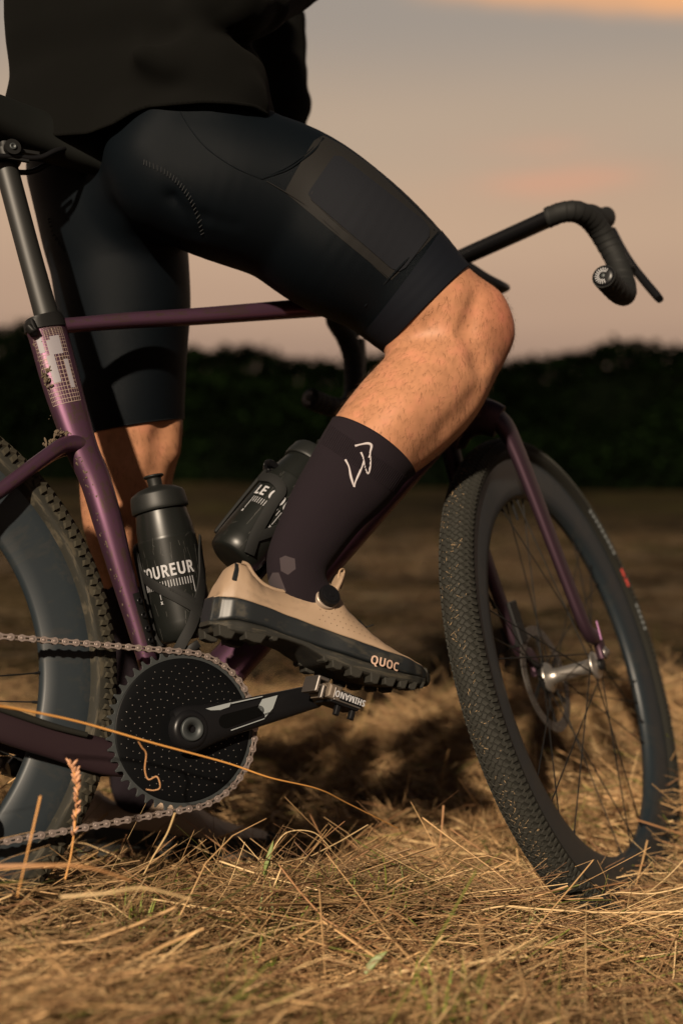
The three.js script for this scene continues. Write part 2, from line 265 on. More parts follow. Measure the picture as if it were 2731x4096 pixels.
// a surface of colour a with patches of dry dust b; amount 0..1
function dusted(a, b, amount, ru, rv, seed, fine = 0.5) {
  const t = dataTex(256, (u, v) => { const n = tileNoise(u, v, 1.3, seed) * 1.2 + fine * tileNoise(u, v, 6.5, seed + 9), k = clamp(smooth(0.15 - amount * 0.6, 0.75 - amount * 0.4, n) * 0.85 + 0.12 * hash3(Math.floor(u * 256), Math.floor(v * 256), seed) * amount); return a.map((c, q) => enc(mix(c, b[q], k))); }, 1, true);
  t.repeat.set(ru, rv); return t;
}
const mat = (o) => { const { rgb, ...r } = o; const m = new THREE.MeshPhysicalMaterial({ roughness: 0.6, ...r }); if (rgb) m.color.setRGB(...rgb); return m; };
const M = {
  paint: mat({ map: dusted([0.092, 0.045, 0.077], [0.078, 0.052, 0.045], 0.2, 4, 3, 43, 0.9), bumpMap: grime, bumpScale: 0.00006, roughness: 0.4, metalness: 0.84, specularIntensity: 0.6, clearcoat: 0.05, clearcoatRoughness: 0.4 }),
  black: mat({ rgb: [0.005, 0.005, 0.005], roughness: 0.5, specularIntensity: 0.3 }),
  gloss: mat({ rgb: [0.004, 0.004, 0.0045], roughness: 0.32, specularIntensity: 0.3 }),
  post: mat({ rgb: [0.008, 0.0082, 0.0075], roughness: 0.5, specularIntensity: 0.7 }),
  rim: mat({ map: dusted([0.0085, 0.0122, 0.0148], [0.0125, 0.0145, 0.0155], 0.1, 14, 1, 41, 1), roughness: 0.45, specularIntensity: 0.5 }),
  rubber: mat({ rgb: [0.009, 0.0088, 0.007], roughness: 0.8, specularIntensity: 0.25 }),
  sidewall: mat({ map: dusted([0.011, 0.0106, 0.008], [0.040, 0.034, 0.023], 0.45, 14, 2, 42), roughness: 0.75, specularIntensity: 0.35 }),
  dusty: mat({ rgb: [0.065, 0.058, 0.042], roughness: 0.95 }),
  steel: mat({ rgb: [0.22, 0.20, 0.185], roughness: 0.36, metalness: 0.9 }),
  chainSteel: mat({ rgb: [0.25, 0.205, 0.185], roughness: 0.42, metalness: 0.75 }),
  alloy: mat({ rgb: [0.30, 0.28, 0.255], roughness: 0.4, metalness: 0.9 }),
  graphite: mat({ rgb: [0.026, 0.030, 0.031], roughness: 0.5, metalness: 0.4 }),
  white: mat({ rgb: [0.24, 0.24, 0.25], roughness: 0.7 }),
  print: mat({ rgb: [0.15, 0.165, 0.17], roughness: 0.6 }),
  tape: mat({ rgb: [0.006, 0.0062, 0.006], roughness: 0.7, specularIntensity: 0.35 }),
  spoke: mat({ rgb: [0.006, 0.006, 0.006], roughness: 0.5, specularIntensity: 0.25 }),
  mud: mat({ rgb: [0.058, 0.042, 0.025], roughness: 1 }),
  saddle: mat({ rgb: [0.004, 0.0045, 0.004], roughness: 0.6, specularIntensity: 0.3 }),
};
const font = await new FontLoader().loadAsync('fonts/droid/droid_sans_bold.typeface.json');
function text(s, size, depth = 0.4) { const g = new TextGeometry(s, { font, size, depth, curveSegments: 5, bevelEnabled: false }); g.computeBoundingBox(); const b = g.boundingBox; return g.translate(-(b.min.x + b.max.x) / 2, -(b.min.y + b.max.y) / 2, 0); }
// ---------------------------------------------------------------- the setting: field, mown hay, hedge
const gauss = (x, z, cx, cz, sx, sz) => Math.exp(-(((x - cx) / sx) ** 2) - (((z - cz) / sz) ** 2));
const soil = (x, z) => { const d = -z - 1.2; return 0.083 * 0.5 * (d + Math.sqrt(d * d + 0.6)) - 0.01 + (z < -2 ? 0.05 * smooth(2, 8, -z) * fbm(x * 0.5, z * 0.9, 4, 3) : 0); };
const hay = (x, z) => {
  let t = 0.045 + 0.04 * fbm(x * 3.1, z * 3.1, 2, 3) + 0.055 * Math.max(-0.3, fbm(x * 6.5, z * 8.5, 6, 2));
  t += 0.115 * gauss(x, z, -0.44, 0.26, 0.34, 0.26) + 0.03 * gauss(x, z, 0.12, -0.05, 0.4, 0.14) + 0.02 * gauss(x, z, 0.1, 0.45, 0.5, 0.2);
  t -= 0.085 * gauss(x, z, 0.64, -0.16, 0.28, 0.3);                       // pressed down under the front wheel
  t -= 0.085 * gauss(x, z, 0.0, -0.36, 0.36, 0.2); t += 0.02 * gauss(x, z, 0.02, 0.02, 0.35, 0.09);
  t += smooth(0.05, 0.4, x) * 0.15 * Math.exp(-(((z + 1.25 + 0.12 * fbm(x * 2, 1, 0)) / 0.3) ** 2)) * (1 + 0.9 * fbm(x * 4, z * 4, 9)) * 0.8;
  t += 0.06 * gauss(x, z, 0.85, -0.75, 0.3, 0.25);
  t += z < -2 ? 0.09 * smooth(2, 3.5, -z) * Math.max(-0.2, 0.1 + 1.2 * fbm(x * 0.45, z * 1.4, 11, 3)) : 0;
  return Math.max(0.004, t);
};
const top = (x, z) => soil(x, z) + hay(x, z);
{
  const pos = [], col = [], uv = [], idx = [], zs = [], NX = 150;
  for (let z = 2.2, s = 0.03; z > -130; z -= s) { zs.push(z); s = z > -2 ? 0.03 : s * 1.06; }
  zs.forEach((z) => {
    for (let i = 0; i <= NX; i++) {
      const q = i / NX * 2 - 1, x = 0.2 + (1.6 * q + Math.sign(q) * Math.abs(q) ** 3 * (1.2 + Math.max(0, -z) * 0.9));
      const near = smooth(-2.2, -0.9, z), rough = 0.012 * fbm(x * 22, z * 22, 5, 3);
      pos.push(x, soil(x, z) + hay(x, z) * 0.72 + rough, z); uv.push(x, z);
      const n = 1.5 * fbm(x * 0.5, z * 1.9, 31, 4) + 0.5 * smooth(0.1, -0.9, x + 0.12 * z) * smooth(-12, -3, z), g = smooth(0.12, 0.4, fbm(x * 0.7, z * 0.7, 77, 3));
      const c = [mix(Math.max(0.004, 0.0135 + 0.018 * n), 0.02, near), mix(Math.max(0.0026, 0.0096 + 0.0125 * n), 0.012, near), mix(Math.max(0.0012, 0.0044 + 0.0055 * n), 0.0056, near)];
      col.push(mix(c[0], 0.018, g * 0.5), mix(c[1], 0.018, g * 0.5), mix(c[2], 0.004, g * 0.5));
    }
  });
  const W = NX + 1; for (let j = 0; j < zs.length - 1; j++) for (let i = 0; i < NX; i++) { const a = j * W + i, b = a + W; idx.push(a, a + 1, b, a + 1, b + 1, b); }
  const g = new THREE.BufferGeometry(); g.setAttribute('position', new THREE.Float32BufferAttribute(pos, 3)); g.setAttribute('color', new THREE.Float32BufferAttribute(col, 3)); g.setAttribute('uv', new THREE.Float32BufferAttribute(uv, 2)); g.setIndex(idx); g.computeVertexNormals();
  const m = new THREE.Mesh(g, new THREE.MeshPhysicalMaterial({ vertexColors: true, roughness: 1, specularIntensity: 0.05, bumpMap: grime, bumpScale: 0.02 }));
  m.name = 'field'; m.receiveShadow = m.castShadow = true; scene.add(m);
  tag(m, 'brown mown field rising gently from the bicycle towards the dark hedge', 'field', null, 'structure');
}
// straw: thin three-sided stalks, some bent, lying in every direction over the hay
function stalk(bend, seed, flat = 1) {
  const r = rng(seed), a = r() * 6, k = r() - 0.5;
  return clean(sweep([0, 1, 2, 3, 4, 5].map((i) => { const t = i / 5 - 0.5; return [t, bend * (0.25 - t * t) * Math.cos(a) + k * bend * t * t * t * 2, bend * (0.25 - t * t) * Math.sin(a), 0.5 * (1 - 0.5 * (t + 0.5)), 0.5 * flat * (1 - 0.5 * (t + 0.5))]; }).map((p) => [p[0], p[1], p[2], p[3] * 1, p[4] * 1]), { n: 6, m: 3 }));
}
function unitStalk(bend, seed) { // length 1 along x; thickness stays 1 so that it can be scaled per copy
  const r = rng(seed), kink = r() < 0.4, P = []; const az = r() * 6.28;
  for (let i = 0; i <= 6; i++) { const t = i / 6 - 0.5, b = kink ? bend * (0.5 - Math.abs(t - 0.1)) : bend * (0.25 - t * t) * 1.6; P.push([t, b * Math.cos(az) + bend * 0.25 * Math.sin(t * 7 + seed), b * Math.sin(az), i]); }
  const pos = [], idx = [], w = 0.0065;
  P.forEach((p, i) => { const s = w * (1.15 - 0.7 * i / 6); for (let q = 0; q < 3; q++) { const a = q / 3 * 2 * Math.PI; pos.push(p[0], p[1] + Math.cos(a) * s, p[2] + Math.sin(a) * s); } });
  for (let i = 0; i < 6; i++) for (let q = 0; q < 3; q++) { const a = i * 3 + q, b = i * 3 + (q + 1) % 3; idx.push(a, b, a + 3, b, b + 3, a + 3); }
  const g = new THREE.BufferGeometry(); g.setAttribute('position', new THREE.Float32BufferAttribute(pos, 3)); g.setIndex(idx); g.computeVertexNormals(); return g;
}
const strawM = new THREE.MeshPhysicalMaterial({ roughness: 0.55, specularIntensity: 0.5 });
function strew(name, label, category, count, seed, bends, area, opt) {
  const r = rng(seed), q = new THREE.Quaternion(), e = new THREE.Euler(), s = V(), p = V(), m4 = new THREE.Matrix4(), c = new THREE.Color();
  const geo = mergeOne(unitStalk(bends, seed)), im = new THREE.InstancedMesh(geo, strawM, count); im.name = numbered(name); im.castShadow = im.receiveShadow = true;
  let k = 0, tries = 0;
  while (k < count && tries++ < count * 20) {
    const [x0, x1, z0, z1] = area, z = mix(z0, z1, opt.pow ? 1 - (1 - r()) ** opt.pow : r()), x = mix(x0, x1, r()) * (opt.spread ? 1 + Math.max(0, -z) * opt.spread : 1);
    if (opt.keep && r() > opt.keep(x, z)) continue;
    const th = hay(x, z), len = mix(opt.len[0], opt.len[1], r() ** 1.6), lift = (1 - r() ** 1.5) * (th + 0.012) * 0.75 + th * 0.25;
    const flow = 3.4 * fbm(x * 1.9, z * 1.9, 40, 2), az = (r() < 0.72 ? flow + (r() - 0.5) * 1.0 : r() * Math.PI) + (r() < 0.5 ? Math.PI : 0), tilt = (r() - 0.5) * (opt.tilt ?? 0.5) * (r() < 0.12 ? 2.2 : 1);
    e.set(r() * 6.28, az, tilt, 'YZX'); q.setFromEuler(e);
    const w = mix(opt.w[0], opt.w[1], r() ** 2) / 0.013;
    s.set(len, w, w); s.y = s.z = Math.max(w * 1, len * 0.0) ; p.set(x, soil(x, z) + lift + Math.abs(Math.sin(tilt)) * len * 0.18, z);
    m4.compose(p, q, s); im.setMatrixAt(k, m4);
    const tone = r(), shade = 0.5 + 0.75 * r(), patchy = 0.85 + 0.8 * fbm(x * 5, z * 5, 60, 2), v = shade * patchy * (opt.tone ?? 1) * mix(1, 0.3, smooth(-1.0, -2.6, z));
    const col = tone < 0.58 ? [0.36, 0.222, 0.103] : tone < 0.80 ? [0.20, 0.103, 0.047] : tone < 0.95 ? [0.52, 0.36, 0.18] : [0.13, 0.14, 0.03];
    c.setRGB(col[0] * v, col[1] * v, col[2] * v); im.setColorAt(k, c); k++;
  }
  im.count = k; scene.add(im); return tag(im, label, category, null, 'stuff');
}
function mergeOne(g) { return g; }
const nearArea = [-0.85, 1.15, 0.72, -0.62], midArea = [-0.9, 1.9, -0.55, -2.6];
strew('mown_hay', 'dry golden hay covering the ground in front of the bicycle', 'hay', 14000, 11, 0.05, nearArea, { len: [0.08, 0.38], w: [0.0008, 0.0029], tilt: 0.6 });
strew('mown_hay', 'gently bent tan straw stalks mixed through the near hay', 'hay', 15000, 12, 0.22, nearArea, { len: [0.07, 0.30], w: [0.0008, 0.003], tilt: 0.7 });
strew('mown_hay', 'fine curly brown straw tangled through the near hay', 'hay', 32000, 17, 0.42, nearArea, { len: [0.04, 0.16], w: [0.0005, 0.0014], tilt: 1.1, tone: 0.8 });
strew('mown_hay', 'heaped hay row lying behind the bicycle and front wheel', 'hay', 40000, 14, 0.12, midArea, { len: [0.08, 0.3], w: [0.001, 0.0024], tilt: 0.7, keep: (x, z) => (0.06 + 6 * Math.max(0, hay(x, z) - 0.03)) * smooth(-2.5, -1.2, z) });
strew('mown_hay', 'bent straw standing out of the hay row behind the wheels', 'hay', 16000, 18, 0.3, midArea, { len: [0.08, 0.26], w: [0.001, 0.002], tilt: 1.3, keep: (x, z) => (0.03 + 6 * Math.max(0, hay(x, z) - 0.03)) * smooth(-2.5, -1.2, z) });
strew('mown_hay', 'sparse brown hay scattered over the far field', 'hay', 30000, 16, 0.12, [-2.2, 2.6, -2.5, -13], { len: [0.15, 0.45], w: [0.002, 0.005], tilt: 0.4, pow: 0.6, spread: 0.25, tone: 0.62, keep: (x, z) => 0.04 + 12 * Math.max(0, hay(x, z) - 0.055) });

// short green grass growing up through the hay
{
  const r = rng(71), blade = new THREE.BufferGeometry(), P = [], I = [];
  for (let i = 0; i <= 5; i++) { const t = i / 5, w = 0.028 * (1 - t ** 1.6) + 0.001; P.push(-w, t, 0.35 * t * t, 0, t - 0.004, 0.35 * t * t - 0.02 * (1 - t), w, t, 0.35 * t * t); }
  for (let i = 0; i < 5; i++) for (let q = 0; q < 2; q++) { const a = i * 3 + q; I.push(a, a + 1, a + 3, a + 1, a + 4, a + 3); }
  blade.setAttribute('position', new THREE.Float32BufferAttribute(P, 3)); blade.setIndex(I); blade.computeVertexNormals();
  const N = 1500, im = new THREE.InstancedMesh(blade, new THREE.MeshPhysicalMaterial({ roughness: 0.6, transmission: 0.3, thickness: 0 }), N), m4 = new THREE.Matrix4(), q = new THREE.Quaternion(), e = new THREE.Euler(), c = new THREE.Color();
  const spots = [...[[0.1364,0.0600,0.0570], [0.0946,0.0600,0.2026], [-0.0239,0.0600,0.1089], [-0.1156,0.0600,0.2136], [0.0990,0.0600,-0.2119], [0.2312,0.0600,0.1734], [0.5103,0.0600,0.1036], [0.0881,0.0600,0.3326], [0.1835,0.0600,-0.0200]], ...Array.from({ length: 26 }, () => [mix(-0.4, 0.8, r()), 0, mix(0.5, -0.4, r())])];
  for (let k = 0; k < N; k++) {
    const s = spots[Math.floor(r() * spots.length)], x = s[0] + (r() + r() - 1) * 0.045, z = s[2] + (r() + r() - 1) * 0.05, h = mix(0.015, 0.055, r() ** 1.5);
    e.set((r() - 0.4) * 1.5, r() * 6.28, (r() - 0.5) * 0.9, 'YXZ'); q.setFromEuler(e); m4.compose(V(x, top(x, z) - 0.012, z), q, V(h * mix(0.7, 1.5, r()), h, h)); im.setMatrixAt(k, m4);
    const v = mix(0.7, 1.5, r()); c.setRGB(0.13 * v, 0.165 * v, 0.02 * v); im.setColorAt(k, c);
  }
  im.name = 'green_grass'; im.castShadow = im.receiveShadow = true; scene.add(im); tag(im, 'short green grass sprouting through the foreground hay', 'grass', null, 'stuff');
}
// hedge: a dark core with a bumpy top and a thick coat of leaves; light lost over distance is put into their colours
{
  const Z = -34, base = (x) => soil(x, Z) - 0.3, crown = (x) => soil(0, Z) + 3.75 + 0.55 * fbm(x * 0.22, 3, 0, 3) + 0.45 * fbm(x * 0.8, 8, 0, 3) + 0.5 * gauss(x, 0, -8.6, 0, 0.9, 1) + 0.5 * gauss(x, 0, 8.4, 0, 1.1, 1) - 0.1 * smooth(-6, 3, x) * smooth(8, 4, x);
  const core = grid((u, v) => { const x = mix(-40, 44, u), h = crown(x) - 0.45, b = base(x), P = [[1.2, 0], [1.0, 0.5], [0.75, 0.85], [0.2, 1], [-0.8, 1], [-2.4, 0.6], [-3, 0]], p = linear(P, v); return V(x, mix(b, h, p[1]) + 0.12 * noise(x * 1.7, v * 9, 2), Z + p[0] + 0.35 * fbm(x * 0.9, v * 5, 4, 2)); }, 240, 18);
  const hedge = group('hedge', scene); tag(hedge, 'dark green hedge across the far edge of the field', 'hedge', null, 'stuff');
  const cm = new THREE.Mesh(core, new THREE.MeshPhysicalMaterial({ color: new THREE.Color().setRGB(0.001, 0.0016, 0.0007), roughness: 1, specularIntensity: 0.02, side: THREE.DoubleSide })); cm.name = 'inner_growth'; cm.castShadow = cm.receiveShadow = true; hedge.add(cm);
  const leaf = new THREE.BufferGeometry(); leaf.setAttribute('position', new THREE.Float32BufferAttribute([0, 0, 0, 0.32, 0.08, 0.4, 0, -0.03, 1, -0.32, 0.08, 0.4], 3)); leaf.setIndex([0, 1, 2, 0, 2, 3]); leaf.computeVertexNormals();
  const N = 60000, im = new THREE.InstancedMesh(leaf, new THREE.MeshPhysicalMaterial({ roughness: 1, specularIntensity: 0.03, side: THREE.DoubleSide }), N), r = rng(91), m4 = new THREE.Matrix4(), q = new THREE.Quaternion(), e = new THREE.Euler(), c = new THREE.Color();
  for (let k = 0; k < N; k++) {
    const x = mix(-22, 26, r()), onTop = r() < 0.4, h = crown(x), b = base(x), t = onTop ? 1 : r() ** 0.8, y = onTop ? h - 0.5 * r() ** 2 + 0.1 * r() : mix(b + 0.2, h, t), z = onTop ? Z + mix(1, -1.5, r()) : Z + 1.15 - 0.5 * t * t + 0.5 * fbm(x * 0.9, y * 1.2, 4, 2) + 0.25 * r();
    e.set((r() - 0.5) * 1.6, r() * 6.28, (r() - 0.5) * 1.6, 'YXZ'); q.setFromEuler(e); const s = mix(0.12, 0.3, r()); m4.compose(V(x, y, z), q, V(s, s, s)); im.setMatrixAt(k, m4);
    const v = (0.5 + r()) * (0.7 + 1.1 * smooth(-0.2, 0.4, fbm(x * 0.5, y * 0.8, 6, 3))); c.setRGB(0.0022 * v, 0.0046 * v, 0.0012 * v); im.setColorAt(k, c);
  }
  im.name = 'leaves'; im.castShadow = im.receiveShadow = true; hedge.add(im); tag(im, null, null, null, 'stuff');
}
// ---------------------------------------------------------------- the bicycle (millimetres: x forwards, y up from the ground line, z to its right; bottom bracket at 0, 279)
function stand(o) { o.rotation.set(-8.2 * rad, 28.02 * rad, 0, 'YXZ'); return o; }
const bike = stand(group('bicycle', scene));
tag(bike, 'muddy purple gravel bicycle with black deep wheels, held between the rider\'s legs', 'bicycle');
const up3 = V(0, 1, 0), right3 = V(0, 0, 1);
// steering axis and the turned front end
const HEAD = 71 * rad, AX = V(-Math.cos(HEAD), Math.sin(HEAD), 0), HUB0 = V(646.2, 354, 0), FOOT = HUB0.clone().sub(V(Math.sin(HEAD), Math.cos(HEAD), 0).multiplyScalar(45));
const STEER = 32 * rad, qS = new THREE.Quaternion().setFromAxisAngle(AX, STEER);
const turned = (p) => p.clone().sub(FOOT).applyQuaternion(qS).add(FOOT);
const mSteer = new THREE.Matrix4().makeTranslation(FOOT.x, FOOT.y, FOOT.z).multiply(new THREE.Matrix4().makeRotationFromQuaternion(qS)).multiply(new THREE.Matrix4().makeTranslation(-FOOT.x, -FOOT.y, -FOOT.z));
const onAxis = (d) => FOOT.clone().addScaledVector(AX, d);
const steered = (g) => g.applyMatrix4(mSteer);

// frame
const seatRows = [[-147.4,778.2,0,24.9], [-142.2,761.3,0,24.9], [-130.7,716.3,0,24.3], [-117.7,670,0,22.2], [-104,626.5,0,20], [-88.1,588.7,0,18.9], [-72.5,534.4,0,17.8], [-54.9,466.6,0,14.5], [-36.3,401.8,0,12.9], [-23.5,353.4,0,11.8], [-12,299.8,0,12.9]].map((r) => [r[0], r[1], r[2], r[3], Math.min(17, r[3])]);
const seatFn = sweepFn(seatRows, { e: 2.3 });
const seatTube = part('seat_tube', [sweep(seatRows, { e: 2.3, n: 70, m: 28 }), lathe([[20, -36], [26, -34], [26, 34], [20, 36]], 28, 'z').translate(0, 279, 0)], M.paint, bike);
part('top_tube', sweep([[-140.3,781.8,0,10.9], [-115.3,787.3,0,9.3], [-37.9,802,0,10.1], [52.5,817.3,0,10.9], [214.7,847.3,0,12.7], [356.1,872.7,0,15.1], [424.2,873.9,0,17.2]].map((r) => [r[0], r[1], r[2], r[3], r[3] * 1.1]), { e: 2.5, n: 50, m: 20 }), M.paint, bike);
const dA = V(10, 288, 0), dB = onAxis(418);
part('down_tube', sweep([[...dA.toArray(), 27, 30], [...dA.clone().lerp(dB, 0.3).toArray(), 27, 27], [...dA.clone().lerp(dB, 0.7).toArray(), 27, 25], [...dB.toArray(), 28, 24]], { e: 2.4, n: 30, m: 22 }), M.paint, bike);
part('head_tube', sweep([400, 430, 500, 560, 585].map((d, i) => [...onAxis(d).toArray(), [27, 26, 24, 25, 25][i], [27, 25, 23, 24, 24][i]]), { ref: right3, n: 16, m: 24 }), M.paint, bike);
const AXLE = V(-425, 354, 0); M.forkPaint = mat({ rgb: [0.040, 0.0225, 0.032], roughness: 0.46, metalness: 0.75, specularIntensity: 0.5 }); M.shadedStayPaint = mat({ rgb: [0.018, 0.010, 0.0125], roughness: 0.55, metalness: 0.3, specularIntensity: 0.4 });  // chainstays share the frame paint; their weaker light is put into a darker colour
for (const s of [1, -1]) {
  part('seatstay', sweep([...[[-102.4,634.7,6,11.3], [-129.9,629,14,10.1], [-154.4,612.4,24,8.9], [-215.6,562.9,40,8.6], [-277.1,514.5,52,7.4]].map((r) => [r[0], r[1], s * r[2], r[3], 10]), [-395, 375, s * 66, 9, 8], [AXLE.x, AXLE.y, s * 68, 8, 7]], { e: 2.4, n: 46, m: 16 }), M.paint, bike);
  part('chainstay', sweep([...[[-16.5,241,26,12.6], [-84,249.8,34,20.5], [-158.9,272.9,44,18.9], [-220,293.5,52,17.5], [-292,322.8,58,14.3]].map((r) => [r[0], r[1], s * r[2], r[3], 9]), [AXLE.x + 20, AXLE.y - 4, s * 68, 13, 8]], { e: 2.6, n: 46, m: 18 }), M.shadedStayPaint, bike);
}
{ // rubber strip on top of the right chainstay
  part('chainstay_guard', sweep([[-121,278.5,47,3.5], [-160.9,290,52,4], [-201.4,304.7,56,4.4], [-250.4,323.2,60,4.3]].map((r) => [r[0], r[1], r[2], r[3], 8]), { e: 3, n: 24, m: 12 }), M.rubber, bike);
}
// seat collar, post with height marks, saddle with clamp and rails
const postRows = [[-141.4,777.1,0,15.7], [-148.8,803.5,0,15.2], [-170.8,887.3,0,14.7], [-191.9,970.6,0,14.7], [-196.2,987.3,0,14.7]].map((r) => [r[0], r[1], r[2], r[3], r[3] * 0.9]);
const postFn = sweepFn(postRows, {});
const post = part('seatpost', sweep(postRows, { n: 30, m: 28 }), M.post, bike);
part('height_mark', Array.from({ length: 8 }, (_, i) => sweepPatch(postFn, 0.24 + i * 0.02, 0.243 + i * 0.02, 2.62, 2.62 + (i % 2 ? 0.18 : 0.3), 0.25, 1, 5)), M.print, post);
{
  const c = [[-151.2,786.2,0,27.1]][0], fn = sweepFn([[-147.4,778.2,0,26.5], [-151.1,790.2,0,23.8], [-153.2,797.3,0,20.6]].map((r) => [r[0], r[1], r[2], r[3], 20]), { e: 2.6 });
  part('seat_collar', [sweep([[-148,777.6,0,26], [-150.6,788.6,0,24.9], [-152.2,793.5,0,22.2]].map((r) => [r[0], r[1], r[2], r[3], 19]), { e: 2.6, n: 16, m: 28 }), sweep([[-173.9,773.2,16,4.8], [-168,766.6,18,4.8], [-169.6,780.5,12,4.3]].map((r) => [r[0], r[1], r[2], r[3], 8]), { n: 10 })], M.black, bike);
}
{
  const sad = part('saddle', (() => {
    // rows along the saddle: x, top y, half width, depth
    const R = [[-55.1,1028.6], [-60.8,1036.1], [-75.9,1045.6], [-102.5,1054], [-136.7,1061.9], [-170.3,1066.2], [-208.7,1069.3], [-257,1072.5], [-303.9,1073.3]].map((p, i) => [p[0], p[1], 0, [8, 17, 20, 23, 27, 34, 46, 62, 66][i], [16, 22, 24, 26, 27, 28, 28, 27, 22][i]]);
    return grid((u, v) => { const r = catmull(R, u), a = v * 2 * Math.PI, c = Math.cos(a), s = Math.sin(a), w = r[3] * Math.sign(c) * Math.abs(c) ** 0.75; return V(r[0], r[1] - r[4] + r[4] * (s > 0 ? Math.abs(s) ** 0.8 : -(Math.abs(s) ** 0.6) * (1 + 0.25 * u)), w); }, 60, 36, { closeV: true, capU: true, flip: true });
  })(), M.saddle, bike);
  for (const s of [1, -1]) part('saddle_rail', tube([[-283,1000.7,0], [-225.3,986.9,0], [-187.4,991.1,0], [-171,991.6,0], [-155.4,996.1,0], [-137.4,1008.1,0], [-114.5,1019.3,0], [-88.6,1022.7,0], [-70.6,1019.8,0]].map((p, i) => [p[0], p[1], s * [36, 24, 22, 22, 22, 21, 18, 14, 11][i]]), 3.8, { n: 60 }), M.gloss, sad);
  part('saddle_clamp', [sweep([[-194.5,988.7,0,16.4], [-196.1,1003.6,0,18.6], [-199.3,1011.2,0,14.2]].map((r) => [r[0], r[1], r[2], r[3], 24]), { e: 2.6, n: 14, m: 20 }), ...[1, -1].map((s) => rod(vec([[-194.5,999.2,0]][0]).setZ(s * 20), vec([[-194.5,999.2,0]][0]).setZ(s * 31), 10, 20)), ...[[46, 354], [28, 378]].map(() => null).filter(Boolean)], M.black, bike);
  part('clamp_bolt', lathe([[0, 1], [2, 1], [2.4, 2.4], [4.2, 2.4], [4.6, 0]], 18, 'z').translate(...vec([[-194.5,999.2,0]][0]).setZ(30.5).toArray()), M.graphite, bike);
  part('clamp_plate', [box(26, 5, 5, ...[[-171.1,1001.2,18]][0], 1), box(30, 4, 5, ...[[-187.5,987.3,22]][0], 1)], M.black, bike);
}
// mud caught on the frame
{
  const r = rng(5), list = [];
  const lump = (p, s) => { const g = new THREE.IcosahedronGeometry(1, 3), sd = r() * 50; mapPoints(mergeVertices(g.deleteAttribute('uv').deleteAttribute('normal')), (x, y, z) => { const n = 1 + 1.5 * fbm(x * 1.9 + sd, y * 1.9, z * 1.9, 4); return V(x * n, y * n, z * n); }); g.scale(s[0], s[1], s[2]); return g.rotateZ(r() * 6).translate(...p); };
  const crumbs = (pts, n, sx, sy, s) => { for (const p of pts) for (let i = 0; i < n; i++) { const a = (r() + r() + r() - 1.5) * sx, b = (r() + r() + r() - 1.5) * sy; list.push(lump([p[0] + a, p[1] + b, p[2] + (r() - 0.5) * 3 - 3], [s * (0.4 + 1.3 * r() ** 3), s * (0.35 + 0.8 * r() ** 2), s * 0.6])); } };
  crumbs([[-138.9,642.5,12], [-131.9,644.7,14], [-123.5,644.5,15], [-115,640.8,12], [-143.8,635.6,10], [-149.8,629.3,12]], 9, 7, 2.6, 3.0); crumbs([[-154.5,711.9,17], [-151.3,709.9,17], [-145.7,722.6,17], [-148.1,702.5,17], [-153.3,716.4,17]], 7, 5, 2.4, 2.4); crumbs([[-153.9,757.2,17], [-159.9,732,14], [-145.1,662.3,12]], 2, 4, 3, 1.1);
  if (0) for (const p of [[-134.5,645.5,12], [-128.6,646.6,14], [-121.9,643.5,15], [-140.3,639.8,9], [-146.6,632.2,12], [-114.9,639.5,15]]) list.push(lump(p, [7 * (0.5 + r()), 3.6, 5]));
  if (0) for (const p of [[-158.5,711.2,18], [-160.6,716,16], [-153.7,710.6,18], [-147,723.8,18], [-150.6,701.5,18], [-154.2,759.1,18]]) list.push(lump(p, [6.5 * (0.4 + r()), 3.2, 1.6]));
  for (let i = 0; i < 70; i++) { const t = mix(0.42, 0.98, r() ** 1.2), p = seatFn(t, mix(2.0, 2.8, r()), -0.5); list.push(lump(p.toArray(), [0.8 + 3 * r() ** 3, 0.6 + 1.2 * r() ** 2, 0.6])); }
  for (let i = 0; i < 14; i++) { const t = mix(0.0, 0.45, r()), p = seatFn(t, mix(2.3, 2.8, r()), -0.5); list.push(lump(p.toArray(), [0.8 + 2 * r() ** 2, 0.7 + 1 * r(), 0.8])); }
  part('dried_mud', list, M.mud, bike, 'stuff');
}
